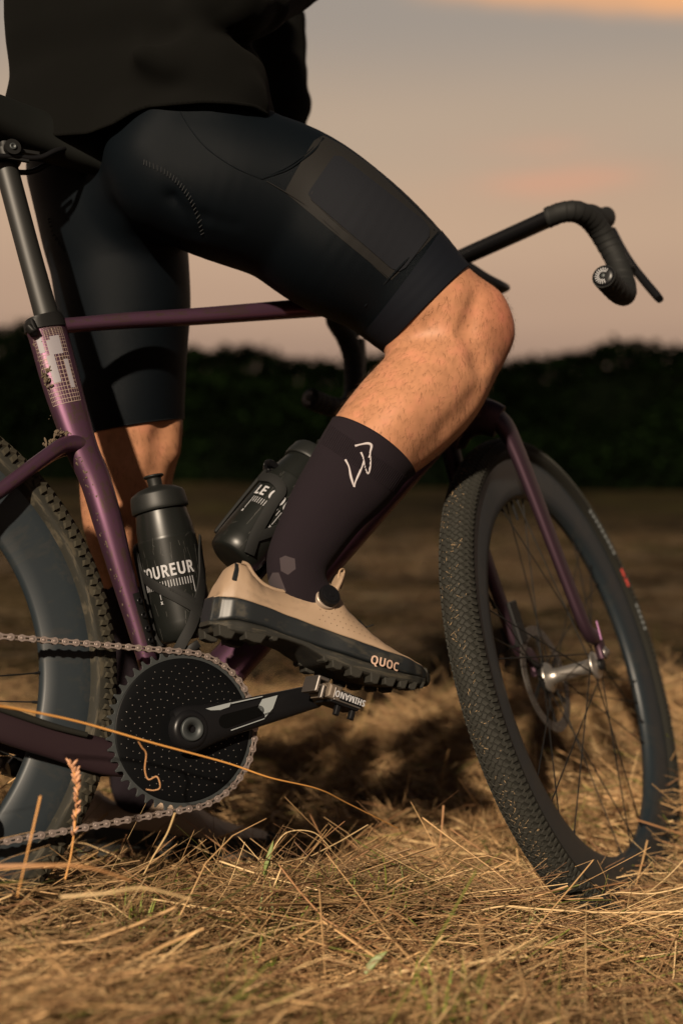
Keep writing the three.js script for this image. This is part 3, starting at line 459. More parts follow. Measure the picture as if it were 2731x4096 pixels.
// grid print on the seat tube: fine lines and filled cells, flat print on the paint
{
  const lines = [], fill = [], w = 0.0028;
  const T = (t, p, wt, wp) => lines.push(sweepPatch(seatFn, t - wt, t + wt, p - wp, p + wp, 0.22, 3, 4));
  const t0 = 0.035, t1 = 0.27, p0 = 1.05, p1 = 2.72;
  for (let i = 0; i <= 13; i++) { const p = mix(p0, p1, i / 13); lines.push(sweepPatch(seatFn, t0 + (i > 10 ? 0.03 : 0), t1, p - 0.008, p + 0.008, 0.22, 26, 1)); }
  for (let i = 0; i <= 22; i++) { const t = mix(t0, t1, i / 22); lines.push(sweepPatch(seatFn, t - 0.0006, t + 0.0006, p0, p1, 0.25, 1, 24)); }
  for (let i = 0; i <= 9; i++) { const p = mix(p0 + 0.15, p1, i / 9); lines.push(grid((u, v) => seatFn(mix(0.004, t0, u), mix(mix(p0 + 0.6, p1 - 0.35, i / 9), p, u) + (v - 0.5) * 0.016, 0.22), 4, 1)); }
  for (const [a, b, c, d] of [[0.075, 0.135, 2.15, 2.5], [0.085, 0.145, 1.35, 1.75], [0.145, 0.215, 1.75, 2.15], [0.16, 0.235, 1.2, 1.42], [0.10, 0.15, 1.75, 1.95]]) fill.push(sweepPatch(seatFn, a, b, c, d, 0.28, 8, 8));
  part('grid_print', lines, mat({ rgb: [0.20, 0.15, 0.125], roughness: 0.6 }), seatTube);
  part('print_block', fill, mat({ rgb: [0.15, 0.14, 0.155], roughness: 0.6 }), seatTube);
  part('small_sticker', sweepPatch(seatFn, 0.45, 0.508, 0.12, 0.34, 0.3, 8, 4), mat({ rgb: [0.36, 0.33, 0.20], roughness: 0.6 }), seatTube);
  const pr = seatFn(0.455, 0.23), b0 = [];
  for (let i = 0; i < 4; i++) b0.push(sweepPatch(seatFn, 0.462 + i * 0.012, 0.468 + i * 0.012, 0.16, 0.30, 0.36, 2, 3));
  part('sticker_print', b0, M.black, seatTube);
  // small black plate with bolts above the chain
  const pl = part('mount_plate', sweepPatch(seatFn, 0.73, 0.845, 0.75, 1.55, 1.2, 12, 6), M.black, seatTube);
  for (let i = 0; i < 4; i++) { const q = seatFn(0.745 + i * 0.027, 1.15, 1.6), n = seatFn(0.745 + i * 0.027, 1.15, 5).sub(q); part('mount_bolt', place(lathe([[0, 0.3], [2, 0.3], [2.2, 1.6], [4.2, 1.6], [4.6, 0]], 14), q, V(1, 0, 0), n), M.gloss, seatTube); }
}

// wheels: rim, tyre, tread and tread knobs, hub, spokes
const RT = 356, HW = 23, RR = 322, RI = 264;     // tyre radius, half width, rim outer and inner radius
const tyreR = (s) => { const a = Math.abs(s) / HW; return RT - 25 + 25 * Math.sqrt(Math.max(0, 1 - (a * 0.985) ** 2.3)); };   // radius at a sideways place s
function knob(th, s, lw, ww, h, skew) { // a block on the tyre: lw along, ww across, skew in radians
  const P = [], cs = Math.cos(skew), sn = Math.sin(skew);
  for (const [k, up] of [[1.0, -1], [0.74, h]]) for (const [a, b] of [[-1, -1], [1, -1], [1, 1], [-1, 1]]) {
    const u = a * lw / 2 * k, v = b * ww / 2 * k, du = u * cs - v * sn, ss = clamp(s + u * sn + v * cs, -HW, HW), e = 0.8;
    const r0 = tyreR(ss), nr = tyreR(Math.min(HW, ss + e)) - tyreR(Math.max(-HW, ss - e)), n = Math.hypot(nr, 2 * e), r = r0 + up * 2 * e / n, z = ss - up * nr / n, t = th + du / RT;
    P.push(V(r * Math.cos(t), r * Math.sin(t), z));
  }
  const pos = []; const q = (a, b, c, d) => { for (const i of [a, b, c, a, c, d]) pos.push(P[i].x, P[i].y, P[i].z); };
  q(4, 5, 6, 7); q(0, 1, 5, 4); q(1, 2, 6, 5); q(2, 3, 7, 6); q(3, 0, 4, 7);
  return pos;
}
function wheel(name, label, matrix, opt) {
  const w = group(name, bike); if (label) w.userData.label = label;
  const put = (g) => g.applyMatrix4(matrix), ring = (prof, n = 160) => put(lathe(prof, n, 'z'));
  // lathe profile points are [radius, z]
  part('rim', ring([[RI, 0], [RI + 1, 5], [RI + 6, 9.5], [RI + 20, 12.5], [RR - 12, 14.2], [RR, 14.6], [RR + 1.5, 13.2], [RR + 1, 0], [RR + 1.5, -13.2], [RR, -14.6], [RR - 12, -14.2], [RI + 20, -12.5], [RI + 6, -9.5], [RI + 1, -5], [RI, 0]].map(([a, b]) => [a, b])), M.rim, w);
  const side = []; for (let i = 0; i <= 8; i++) { const t = i / 8; side.push([mix(RR - 1, RT - 24, t), mix(13.4, HW, Math.sin(t * Math.PI / 2))]); }
  const crown = []; for (let i = 0; i <= 20; i++) { const s = HW * Math.cos(i / 20 * Math.PI); crown.push([tyreR(s), s]); }
  part('tyre', ring([[RR - 2, 13.0], ...side, ...crown.slice(1, -1), ...side.map(([a, b]) => [a, -b]).reverse(), [RR - 2, -13.0]]), opt.dusty ? M.sidewall : M.rubber, w);
  part('sidewall_bead', [ring([[RR - 0.5, 13.4], [RR + 0.6, 15.4], [RR + 3, 15.6], [RR + 4.4, 14.4]]), ring([[RR + 4.4, -14.4], [RR + 3, -15.6], [RR + 0.6, -15.4], [RR - 0.5, -13.4]])], M.rubber, w);
  const pos = [], N = opt.count, r = rng(opt.seed);
  for (let i = 0; i < N; i++) {
    const th = i / N * 2 * Math.PI, d = 2 * Math.PI / N;
    if (opt.fine) {
      for (let j = -3; j <= 3; j++) pos.push(...knob(th + (j & 1 ? d / 2 : 0), j * 4.6, 8.2, 5.4, 1.3, (j & 1 ? 0.55 : -0.55)));
      for (const s of [-1, 1]) { pos.push(...knob(th, s * 18.6, 7.2, 4.4, 2.3, s * 0.3)); pos.push(...knob(th + d / 2, s * 21.4, 5.4, 4.2, 2.6, s * -0.2)); }
    } else {
      for (let j = -2; j <= 2; j++) pos.push(...knob(th + (j & 1 ? d / 2 : 0), j * 6.2, 8, 5, 1.8, 0.2));
      for (const s of [-1, 1]) { pos.push(...knob(th, s * 17.6, 10.5, 5.5, 3.4, s * 0.25)); pos.push(...knob(th + d / 2, s * 21.2, 8, 4.6, 3.6, s * -0.25)); }
    }
  }
  const g = new THREE.BufferGeometry(); g.setAttribute('position', new THREE.Float32BufferAttribute(pos, 3)); g.computeVertexNormals();
  part('tread', put(g), opt.dusty ? M.treadDusty : M.treadFront, w, 'stuff');
  // straw and dry soil caught between the knobs
  const bits = []; for (let i = 0; i < opt.bits; i++) { const th = r() * 2 * Math.PI, s = (r() + r() - 1) * 20, l = 2 + 7 * r() * r(), a = r() * 6.28, q = (u) => { const ss = clamp(s + u * l * Math.sin(a), -HW, HW), t = th + u * l * Math.cos(a) / RT, R = tyreR(ss) + 0.9; return V(R * Math.cos(t), R * Math.sin(t), ss); }; bits.push(rod(q(-0.5), q(0.5), 0.35 + 0.5 * r() * r(), 4)); }
  part('caught_straw', bits.map(put), M.caught, w, 'stuff');
  // hub, flanges, spokes
  const hub = part('hub', ring([[0, -50], [8, -50], [8, -42], [21, -41], [23, -38], [21, -35], [12, -31], [10.5, -20], [10.5, 20], [12, 31], [19, 35], [21, 38], [19, 41], [8, 42], [8, 50], [0, 50]], 40), M.alloy, w);
  part('axle_cap', ring([[0, 51], [9, 51], [9, 45], [8, 44]], 24), M.black, hub); part('axle_cap', ring([[8, -44], [9, -45], [9, -51], [0, -51]], 24), M.black, hub);
  for (let i = 0; i < 24; i++) {
    const s = i & 1 ? 1 : -1, k = i >> 1, a = k / 12 * 2 * Math.PI + (s > 0 ? 0.13 : 0), t = a + (k & 1 ? 1.15 : -1.15), e = a + 0.13 * (k & 1 ? 1 : -1);
    const A = V(19 * Math.cos(t), 19 * Math.sin(t), s * 38), B = V((RI + 3) * Math.cos(e), (RI + 3) * Math.sin(e), s * 1.5), n = B.clone().sub(A).normalize();
    const sp = part('spoke', put(rod(A, B, 0.95, 6)), M.spoke, w); part('nipple', put(rod(B, B.clone().addScaledVector(n, -9), 1.8, 8)), M.black, sp);
  }
  // valve
  const va = opt.valve; part('valve', put(rod(V((RI + 2) * Math.cos(va), (RI + 2) * Math.sin(va), 0), V((RI - 30) * Math.cos(va), (RI - 30) * Math.sin(va), 0), 2.2, 10)), M.black, w);
  return { w, put, ring };
}
M.treadDusty = mat({ rgb: [0.026, 0.023, 0.016], roughness: 0.95, specularIntensity: 0.25 }); M.treadFront = mat({ rgb: [0.014, 0.0137, 0.011], roughness: 0.8, specularIntensity: 0.4 }); M.caught = mat({ rgb: [0.15, 0.10, 0.05], roughness: 0.9 });
const front = wheel('front_wheel', 'front wheel turned away, tread towards the viewer', mSteer.clone().multiply(new THREE.Matrix4().makeTranslation(HUB0.x + 5, HUB0.y - 14, 0)).multiply(new THREE.Matrix4().makeScale(1.026, 1.026, 1)), { count: 226, seed: 3, fine: true, bits: 900, valve: 1.9 });
const rear = wheel('rear_wheel', null, new THREE.Matrix4().makeTranslation(AXLE.x, AXLE.y, 0), { count: 170, seed: 4, dusty: true, bits: 500, valve: 2.6 });
{ // tyre lettering panels, front right wall: two pale prints and a red mark
  const pr = (a0, a1, r0, r1) => front.put(grid((u, v) => { const a = mix(a0, a1, u), r = mix(r0, r1, v), t = (r - RR) / (RT - 24 - RR), z = mix(13.4, HW, Math.sin(clamp(t) * Math.PI / 2)) + 0.35; return V(r * Math.cos(a), r * Math.sin(a), z); }, 10, 3));
  const bars = []; for (let i = 0; i < 9; i++) bars.push(pr(0.98 - i * 0.034, 0.98 - i * 0.034 - 0.022, RT - 22, RT - 27)); for (let i = 0; i < 5; i++) bars.push(pr(0.40 - i * 0.03, 0.40 - i * 0.03 - 0.018, RT - 22, RT - 27));
  part('tyre_print', bars, M.print, front.w); part('red_mark', [pr(0.60, 0.555, RT - 22, RT - 28), pr(0.545, 0.50, RT - 22, RT - 28)], mat({ rgb: [0.3, 0.03, 0.02], roughness: 0.7 }), front.w);
}
function disc(wh, z, R) { // brake disc with drilled track and arms
  const holes = []; for (let i = 0; i < 40; i++) { const a = i / 40 * 6.2832, r = R - 8 + (i % 3 - 1) * 4; holes.push(circle(2.2, 8, r * Math.cos(a), r * Math.sin(a), true)); }
  const d = part('brake_disc', wh.put(extrude(circle(R, 96), z, 1.8, 0, [circle(R - 15, 60, 0, 0, true), ...holes])), mat({ rgb: [0.075, 0.068, 0.062], roughness: 0.45, metalness: 0.8 }), wh.w);
  const arms = []; for (let i = 0; i < 6; i++) { const a = i / 6 * 6.2832, b = a + 0.5; arms.push(extrude([[20 * Math.cos(a), 20 * Math.sin(a)], [20 * Math.cos(a + 0.35), 20 * Math.sin(a + 0.35)], [(R - 14) * Math.cos(b + 0.1), (R - 14) * Math.sin(b + 0.1)], [(R - 14) * Math.cos(b - 0.02), (R - 14) * Math.sin(b - 0.02)]], z + 0.1, 1.6)); }
  part('disc_carrier', arms.concat(extrude(circle(23, 30), z - 1, 4)).map(wh.put), M.black, d);
}
disc(front, -44, 80); disc(rear, -44, 80);
// fork: crown, two blades, caliper and hose on the left blade
{
  const fork = group('fork', bike), cr = onAxis(392), L = (d, x, z) => { const p = onAxis(d); p.x += x; p.z = z; return p; };
  part('steerer_crown', steered(sweep([[...L(372, 4, -40).toArray(), 22, 24], [...L(386, 0, -22).toArray(), 25, 27], [...cr.toArray(), 26, 28], [...L(386, 0, 22).toArray(), 25, 27], [...L(372, 4, 40).toArray(), 22, 24]], { ref: AX, n: 24, m: 20, e: 2.4 })), M.forkPaint, fork);
  for (const s of [1, -1]) {
    const D = HUB0.clone().setZ(s * 53), P = [[...L(388, 0, s * 30).toArray(), 21, 14], [...L(366, 4, s * 44).toArray(), 22, 12], [...L(330, 6, s * 49).toArray(), 20, 10], [...L(250, 6, s * 52).toArray(), 17.5, 9], [...L(140, 7, s * 54).toArray(), 15, 8], [...L(50, 14, s * 55).toArray(), 13, 8], [...D.clone().add(V(-8, 22, s)).toArray(), 12, 7], [...D.clone().add(V(0, -6, s)).toArray(), 12, 7]];
    const b = part('fork_blade', steered(sweep(P, { e: 2.5, n: 54, m: 18 })), M.forkPaint, fork);
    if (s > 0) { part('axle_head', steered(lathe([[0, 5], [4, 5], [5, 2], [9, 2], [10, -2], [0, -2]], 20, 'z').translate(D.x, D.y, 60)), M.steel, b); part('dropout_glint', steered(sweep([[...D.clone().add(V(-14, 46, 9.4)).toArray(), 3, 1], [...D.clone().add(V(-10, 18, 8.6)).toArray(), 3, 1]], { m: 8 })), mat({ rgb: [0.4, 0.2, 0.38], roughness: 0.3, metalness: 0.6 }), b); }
    else {
      part('brake_caliper', steered(mergeGeometries([box(30, 62, 22, 0, 0, 0, 3), box(20, 34, 30, -8, -18, -2, 4)].map(clean)).rotateZ(0.25).translate(HUB0.x - 52, HUB0.y + 70, -52)), M.black, fork);
      part('brake_hose', steered(tube([L(360, -26, -46), L(250, -20, -58), L(160, -20, -60), L(110, -14, -58)].map((v) => v.toArray()), 2.6, { n: 30 })), M.black, fork);
    }
  }
}
// stem, handlebar with tape, hoods, levers, end plugs
{
  const bars = group('handlebar', bike), C = onAxis(668), F = V(Math.sin(HEAD), Math.cos(HEAD), 0).multiplyScalar(1), fx = V(1, 0, 0);
  const B = (x, y, z) => C.clone().add(V(x + (Math.abs(z) > 0 || x > 50 ? 32 : 0), y, z * 1.04)).toArray();
  part('stem', steered(sweep([[...B(-18, -6, 0), 20, 22], [...B(8, -2, 0), 21, 23], [...B(60, 2, 0), 17, 20], [...B(96, 4, 0), 18, 26], [...B(112, 4, 0), 12, 26]], { e: 2.6, n: 24, m: 20 })), M.gloss, bars);
  part('headset_spacer', steered(sweep([590, 610, 640].map((d) => [...onAxis(d).toArray(), 21, 21]), { n: 8, m: 24 })), M.black, bars);
  part('bar_top', steered(sweep([-186, -120, -60, -30, 0, 30, 60, 120, 186].map((z) => [...B(96 - Math.max(0, Math.abs(z) - 150) * 0.02, 6, z), 11, 17].map((v, i) => v)), { ref: fx, e: 2.3, n: 40, m: 22 })), M.gloss, bars);
  part('computer_mount', steered(sweep([[...B(100, -8, 26), 6, 12], [...B(128, -28, 40), 8, 14], [...B(158, -34, 48), 8, 15], [...B(180, -30, 50), 6, 12]], { n: 14, m: 14, e: 3 })), M.gloss, bars);
  for (const s of [1, -1]) {
    const bar = [[92, 6, 168, 15.5], [95, 6, 190, 15.5], [108, 5, 206, 16], [132, 2, 214, 16.5], [156, -8, 218, 17], [174, -32, 222, 17], [178, -62, 227, 16.5], [170, -104, 231, 16.5], [146, -131, 234, 16.5], [106, -142, 236, 16.5], [64, -143, 238, 16.5], [40, -142, 239, 16.5]];
    const rows = bar.map(([x, y, z, r]) => [...B(x, y, s * z), r, r]);
    const tp = sweepFn(rows, { ref: V(0, 0, 1) });
    const wrap = part('bar_tape', steered(grid((u, v) => { const a = v * 2 * Math.PI, ph = u * 24 + v; return tp(u, a, 0.9 * (ph - Math.floor(ph)) - 0.4); }, 240, 18, { closeV: true, capU: true })), M.tape, bars);
    const end = vec(B(40, -142, s * 239)), dir = V(-1, 0.02, s * 0.03).normalize();
    const plug = part('end_plug', steered(place(lathe([[0, 3.5], [9, 3.3], [13.5, 2], [15.4, 0], [15.4, -6], [0, -6]], 32), end, up3, dir)), M.gloss, bars);
    const rays = []; for (let i = 0; i < 18; i++) { if (i > 13 && i < 18) continue; const a = i / 20 * 6.2832 - 0.9; const g = box(6.2, 0.5, 1.15, 8.6, 3.35, 0).rotateY(a); rays.push(place(g, end, up3, dir)); }
    part('plug_print', rays.map(steered), M.white, plug);
    part('plug_centre', steered(place(lathe([[0, 4.4], [2.2, 4.4], [3.2, 3.6], [3.4, 3]], 18), end, up3, dir)), M.graphite, plug);
    part('brake_hood', steered(sweep([[...B(128, 6, s * 213), 15, 15], [...B(150, 10, s * 217), 17, 15], [...B(178, 14, s * 220), 17, 14], [...B(204, 26, s * 221), 17, 14], [...B(220, 36, s * 221), 14, 12], [...B(226, 34, s * 221), 7, 7]], { n: 34, m: 20 })), M.tape, bars);
    part('brake_lever', steered(sweep([[...B(212, 6, s * 222), 12, 8], [...B(216, -24, s * 228), 11, 7], [...B(214, -60, s * 238), 10, 6.5], [...B(208, -96, s * 251), 9.5, 6.5], [...B(200, -126, s * 263), 9, 6.5], [...B(195, -138, s * 268), 7, 5.5]], { e: 2.6, n: 34, m: 16 })), M.gloss, bars);
    part('shift_paddle', steered(sweep([[...B(196, -24, s * 230), 9, 4], [...B(190, -56, s * 238), 10, 4], [...B(180, -84, s * 247), 6, 3]], { n: 16, m: 12 })), M.black, bars);
  }
}
// cranks, chainring, chain, pedals
const BB = V(0, 279, 0), ZR = 46, NT = 46, RP = 12.7 / 2 / Math.sin(Math.PI / NT), CR = 11.2 * rad;
{
  const crank = group('crankset', bike), teeth = [];
  for (let i = 0; i < NT; i++) { const a0 = (i + 0.5) / NT * 6.2832, st = 6.2832 / NT; for (const [da, r] of [[-0.5, RP - 4.4], [-0.34, RP - 3.8], [-0.2, RP - 1.2], [-0.08, RP + 3.2], [0.08, RP + 3.2], [0.2, RP - 1.2], [0.34, RP - 3.8]]) teeth.push([r * Math.cos(a0 + da * st), r * Math.sin(a0 + da * st)]); }
  const ringG = part('chainring', [extrude(teeth, ZR - 1.2, 2.4, 0.3)].map((g) => g.translate(0, 279, 0)), M.graphite, crank);
  part('chainring_face', lathe([[0, 5], [30, 5.6], [70, 4.6], [84, 3], [86.5, 0.4], [86.5, -2], [0, -2]], 90, 'z').translate(0, 279, ZR), mat({ rgb: [0.002, 0.0022, 0.0025], roughness: 0.45, specularIntensity: 0.12 }), ringG);
  const dots = []; for (let k = 0; k < 260; k++) { const r = 84 * Math.sqrt((k + 20) / 285), a = k * 2.399963; if (r > 31 && r < 80) dots.push(new THREE.SphereGeometry(0.72, 6, 4).scale(1, 1, 0.5).translate(r * Math.cos(a), 279 + r * Math.sin(a), ZR + (r < 70 ? mix(5.6, 4.6, (r - 30) / 40) : mix(4.6, 3, (r - 70) / 14)))); }
  part('drilled_dot', dots, M.steel, ringG);
  const arm = (s) => { // crank arm from the axle to the pedal end, hollowed near its foot
    const e = s > 0 ? 1 : -1, rows = [[-16, 26, 10], [0, 29, 12], [30, 24, 12], [70, 20, 11], [120, 17.5, 10.5], [160, 15.5, 9.5], [176, 14.5, 9], [186, 8, 7]];
    return rows.map(([x, a, b]) => [x, 0, 0, a, b]).map((r) => [r[0], r[1], r[2], r[3], r[4]]);
  };
  for (const s of [1, -1]) {
    const m = new THREE.Matrix4().makeTranslation(0, 279, s * 63).multiply(new THREE.Matrix4().makeRotationZ(CR + (s < 0 ? Math.PI : 0))), fn = sweepFn(arm(s), { e: 3.2 });
    const slot = s > 0 ? extrude((() => { const p = []; for (let i = 0; i <= 16; i++) { const a = Math.PI / 2 + i / 16 * Math.PI; p.push([44 + 9 * Math.cos(a), -1 + 8.4 * Math.sin(a)]); } for (let i = 0; i <= 16; i++) { const a = -Math.PI / 2 + i / 16 * Math.PI; p.push([88 + 8 * Math.cos(a), 1 + 6.5 * Math.sin(a)]); } return p; })(), 10.9, 1.2) : null;
    const a = part('crank_arm', grid((u, v) => fn(u, v * 2 * Math.PI), 50, 28, { closeV: true, capU: true }).applyMatrix4(m), M.gloss, crank);
    if (s > 0) {
      part('arm_slot', slot.applyMatrix4(m), mat({ rgb: [0.0015, 0.0015, 0.0015], roughness: 0.9, specularIntensity: 0.05 }), a);
      const flat = (pts, z) => extrude(pts, z, 0.5).applyMatrix4(m);
      part('arm_print', [flat([[96, -6], [89, 5.5], [97, 13.5], [118, 13.5], [108, -0.5], [95, -9]].map(([x, y]) => [x, y]), 11.6), flat([[22, 19.5], [56, 19.2], [52, 14.5], [40, 13.6], [28, 16]], 11.9), flat([[56, 18.9], [98, 17.2], [98, 16.2], [56, 17.2]], 11.7), flat([[48, -12.5], [94, -9.4], [94, -10.4], [48, -13.7]], 11.8)], M.print, a);
      part('arm_lettering', text('crankset', 2.6, 0.3).translate(100, -4.6, 12.15).applyMatrix4(m), M.black, a);
      part('axle_bolt', lathe([[0, -6], [4.6, -6], [4.8, 5], [12.5, 5.6], [14, 4.6], [14.6, 1], [14.6, -8]], 40, 'z').rotateX(0).translate(0, 279, 73), M.graphite, crank);
      part('axle_cap_ring', lathe([[14.8, 1], [15.2, 3], [20, 2.4], [24, -1], [26, -8]], 40, 'z').translate(0, 279, 73), M.gloss, crank);
    }
  }
  part('crank_axle', rod(V(0, 279, -60), V(0, 279, 60), 14, 20), M.black, crank);
  // clip-in pedals
  for (const s of [1, -1]) {
    const a = CR + (s < 0 ? Math.PI : 0), O = V(174 * Math.cos(a), 279 + 174 * Math.sin(a), s * 72), ped = group('pedal', crank), P = (g) => g.scale(0.86, 0.9, 0.95).rotateZ(-20 * rad).translate(O.x - s * 6, O.y, s * 115);
    part('pedal_axle', rod(V(O.x, O.y, s * 70), V(O.x, O.y, s * 128), 6.5, 14), M.steel, ped);
    part('axle_collar', [rod(V(O.x, O.y, s * 73), V(O.x, O.y, s * 84), 11, 16), rod(V(O.x, O.y, s * 84), V(O.x, O.y, s * 100), 9, 16)], M.pedalDirty ??= mat({ rgb: [0.10, 0.078, 0.058], roughness: 0.6, metalness: 0.5 }), ped);
    part('pedal_body', [box(46, 15, 42, 0, 0, 0, 4), box(22, 20, 50, -6, 0, 0, 4)].map(P), M.pedalDirty, ped);
    part('front_clip', [box(6, 22, 40, -32, 4, 0, 2), box(18, 5, 40, -25, 13, 0, 2), box(16, 4, 34, -24, 4, 0, 1.5), box(5, 18, 8, -24, -5, 20, 1.5)].map(P), M.steel, ped);
    const rc = part('rear_clip', [box(46, 15, 26, 18, -2, 12, 5), box(46, 4, 44, 15, -11.5, 0, 1.5), box(8, 16, 8, 10, -19, 12, 2), box(8, 16, 8, 34, -18, 12, 2)].map(P), M.gloss, ped);
    part('clip_edge', [box(44, 2.2, 27, 16, -9.4, 12.6, 0.8), box(3, 15, 27, -6.5, -1, 12.6, 1)].map(P), M.steel, rc);
    if (s > 0) part('lettering', P(text('SHIMANO', 8.2, 0.6).rotateZ(Math.PI).scale(0.92, 1.05, 1).translate(18.5, -1.6, 25.6)), M.white, rc);
  }
}
{ // chain: pins along the upper run, round the ring, along the lower run; outer and inner links turn by turn
  const step = 2 * Math.PI / NT, pins = [], A0 = 96 * rad, upDir = (() => { const P = [[-205.7,390.7], [-20,372.8]]; return V(P[0][0] - P[1][0], P[0][1] - P[1][1], 0).normalize(); })(), loDir = (() => { const P = [[-206.8,169.4], [-14.6,186.1]]; return V(P[0][0] - P[1][0], P[0][1] - P[1][1], 0).normalize(); })();
  const onRing = (a) => V(RP * Math.cos(a), 279 + RP * Math.sin(a), ZR);
  const aU = Math.atan2(upDir.x, -upDir.y) , aT = Math.atan2(-upDir.x * 0 + Math.sqrt(1), 0);
  const a1 = Math.PI / 2 - Math.atan2(-upDir.y, -upDir.x) * 1, a2 = -Math.PI / 2 - Math.atan2(-loDir.y, -loDir.x) * -1;
  const start = Math.PI / 2 + Math.atan2(-upDir.y, -upDir.x), stop = -Math.PI / 2 + Math.atan2(-loDir.y, -loDir.x);
  const n = Math.floor((start - stop) / step);
  const upN = 34, loN = 22;
  for (let i = upN; i >= 1; i--) pins.push(onRing(start).addScaledVector(upDir, i * 12.7));
  for (let i = 0; i <= n; i++) pins.push(onRing(start - i * step));
  const last = onRing(start - n * step); for (let i = 1; i <= loN; i++) { const p = last.clone().addScaledVector(loDir, i * 12.7); p.y -= 0.012 * 12.7 * i * (1 - i / (loN + 8)); pins.push(p); }
  const chainG = group('chain', bike);
  const plate = (r, waist, slot, z, t) => { const s = new THREE.Shape(), h = 6.35; s.absarc(h, 0, r, -2.2, 2.2, false); s.quadraticCurveTo(0, waist, -h + r * Math.cos(Math.PI - 2.2) * 1 - 0, r * Math.sin(2.2)); s.absarc(-h, 0, r, Math.PI - 2.2, Math.PI + 2.2, false); s.quadraticCurveTo(0, -waist, h + r * Math.cos(-2.2), r * Math.sin(-2.2)); if (slot) { const q = new THREE.Path(); q.moveTo(-2.6, -1); q.lineTo(-2.6, 1); q.lineTo(2.6, 1); q.lineTo(2.6, -1); s.holes.push(q); } return extrude(s, z, t, 0.18); };
  const outer = merge([plate(4.25, 2.4, true, 2.6, 1.0), plate(4.25, 2.4, true, -3.6, 1.0), ...[-6.35, 6.35].map((x) => lathe([[0, 3.9], [1.3, 3.9], [1.9, 3.75], [2, -3.8], [0, -3.9]], 12, 'z').translate(x, 0, 0))]).scale(0.001, 0.001, 0.001);
  const inner = merge([plate(4.1, 2.6, true, 1.45, 0.95), plate(4.1, 2.6, true, -2.4, 0.95), ...[-6.35, 6.35].map((x) => rod(V(x, 0, -1.5), V(x, 0, 1.5), 3.85, 12))]).scale(0.001, 0.001, 0.001);
  const innerM = mat({ rgb: [0.11, 0.085, 0.07], roughness: 0.6, metalness: 0.6 });
  for (let i = 0; i + 1 < pins.length; i++) { const a = pins[i], b = pins[i + 1], c = a.clone().add(b).multiplyScalar(0.0005), m = new THREE.Matrix4().makeRotationZ(Math.atan2(b.y - a.y, b.x - a.x)).setPosition(c); piece(i % 2 ? 'inner_link' : 'outer_link', i % 2 ? inner : outer, i % 2 ? innerM : M.chainSteel, chainG, m); }
  // rear sprockets and the changer's lower wheel, at the ends of the chain
  const E = pins[0], cass = [], cy = AXLE.y, Rr = Math.max(30, Math.abs((E.x - AXLE.x) * -upDir.y + (E.y - cy) * upDir.x * -1));
  for (let k = 0; k < 9; k++) { const R = 24 + k * 5.4, z = 50 - k * 3.6, t = []; const N = Math.round(R / 2.05); for (let i = 0; i < N; i++) for (const [d, r] of [[0, -3], [0.3, -3], [0.45, 1.5], [0.55, 1.5], [0.7, -3]]) t.push([(R + r) * Math.cos((i + d) / N * 6.2832), (R + r) * Math.sin((i + d) / N * 6.2832)]); cass.push(extrude(t, z, 1.8).translate(AXLE.x, AXLE.y, 0)); }
  part('sprocket_cluster', cass, M.steel, bike);
  const Z = pins[pins.length - 1], jw = circle(24, 24), ch = group('rear_changer', bike);
  part('pulley', extrude(jw, ZR - 2, 4, 0.5).translate(Z.x, Z.y + 25, 0), M.black, ch);
  part('changer_cage', extrude([[Z.x - 14, Z.y + 14], [Z.x + 12, Z.y + 14], [Z.x + 6, Z.y + 110], [Z.x - 30, Z.y + 116]], ZR + 4, 2.5, 0.6), M.black, ch);
  part('changer_body', sweep([[Z.x - 16, Z.y + 108, ZR + 8, 15, 14], [Z.x - 40, Z.y + 135, ZR + 18, 19, 15], [AXLE.x + 4, AXLE.y - 30, 62, 12, 9]], { n: 14 }), M.gloss, ch);
}
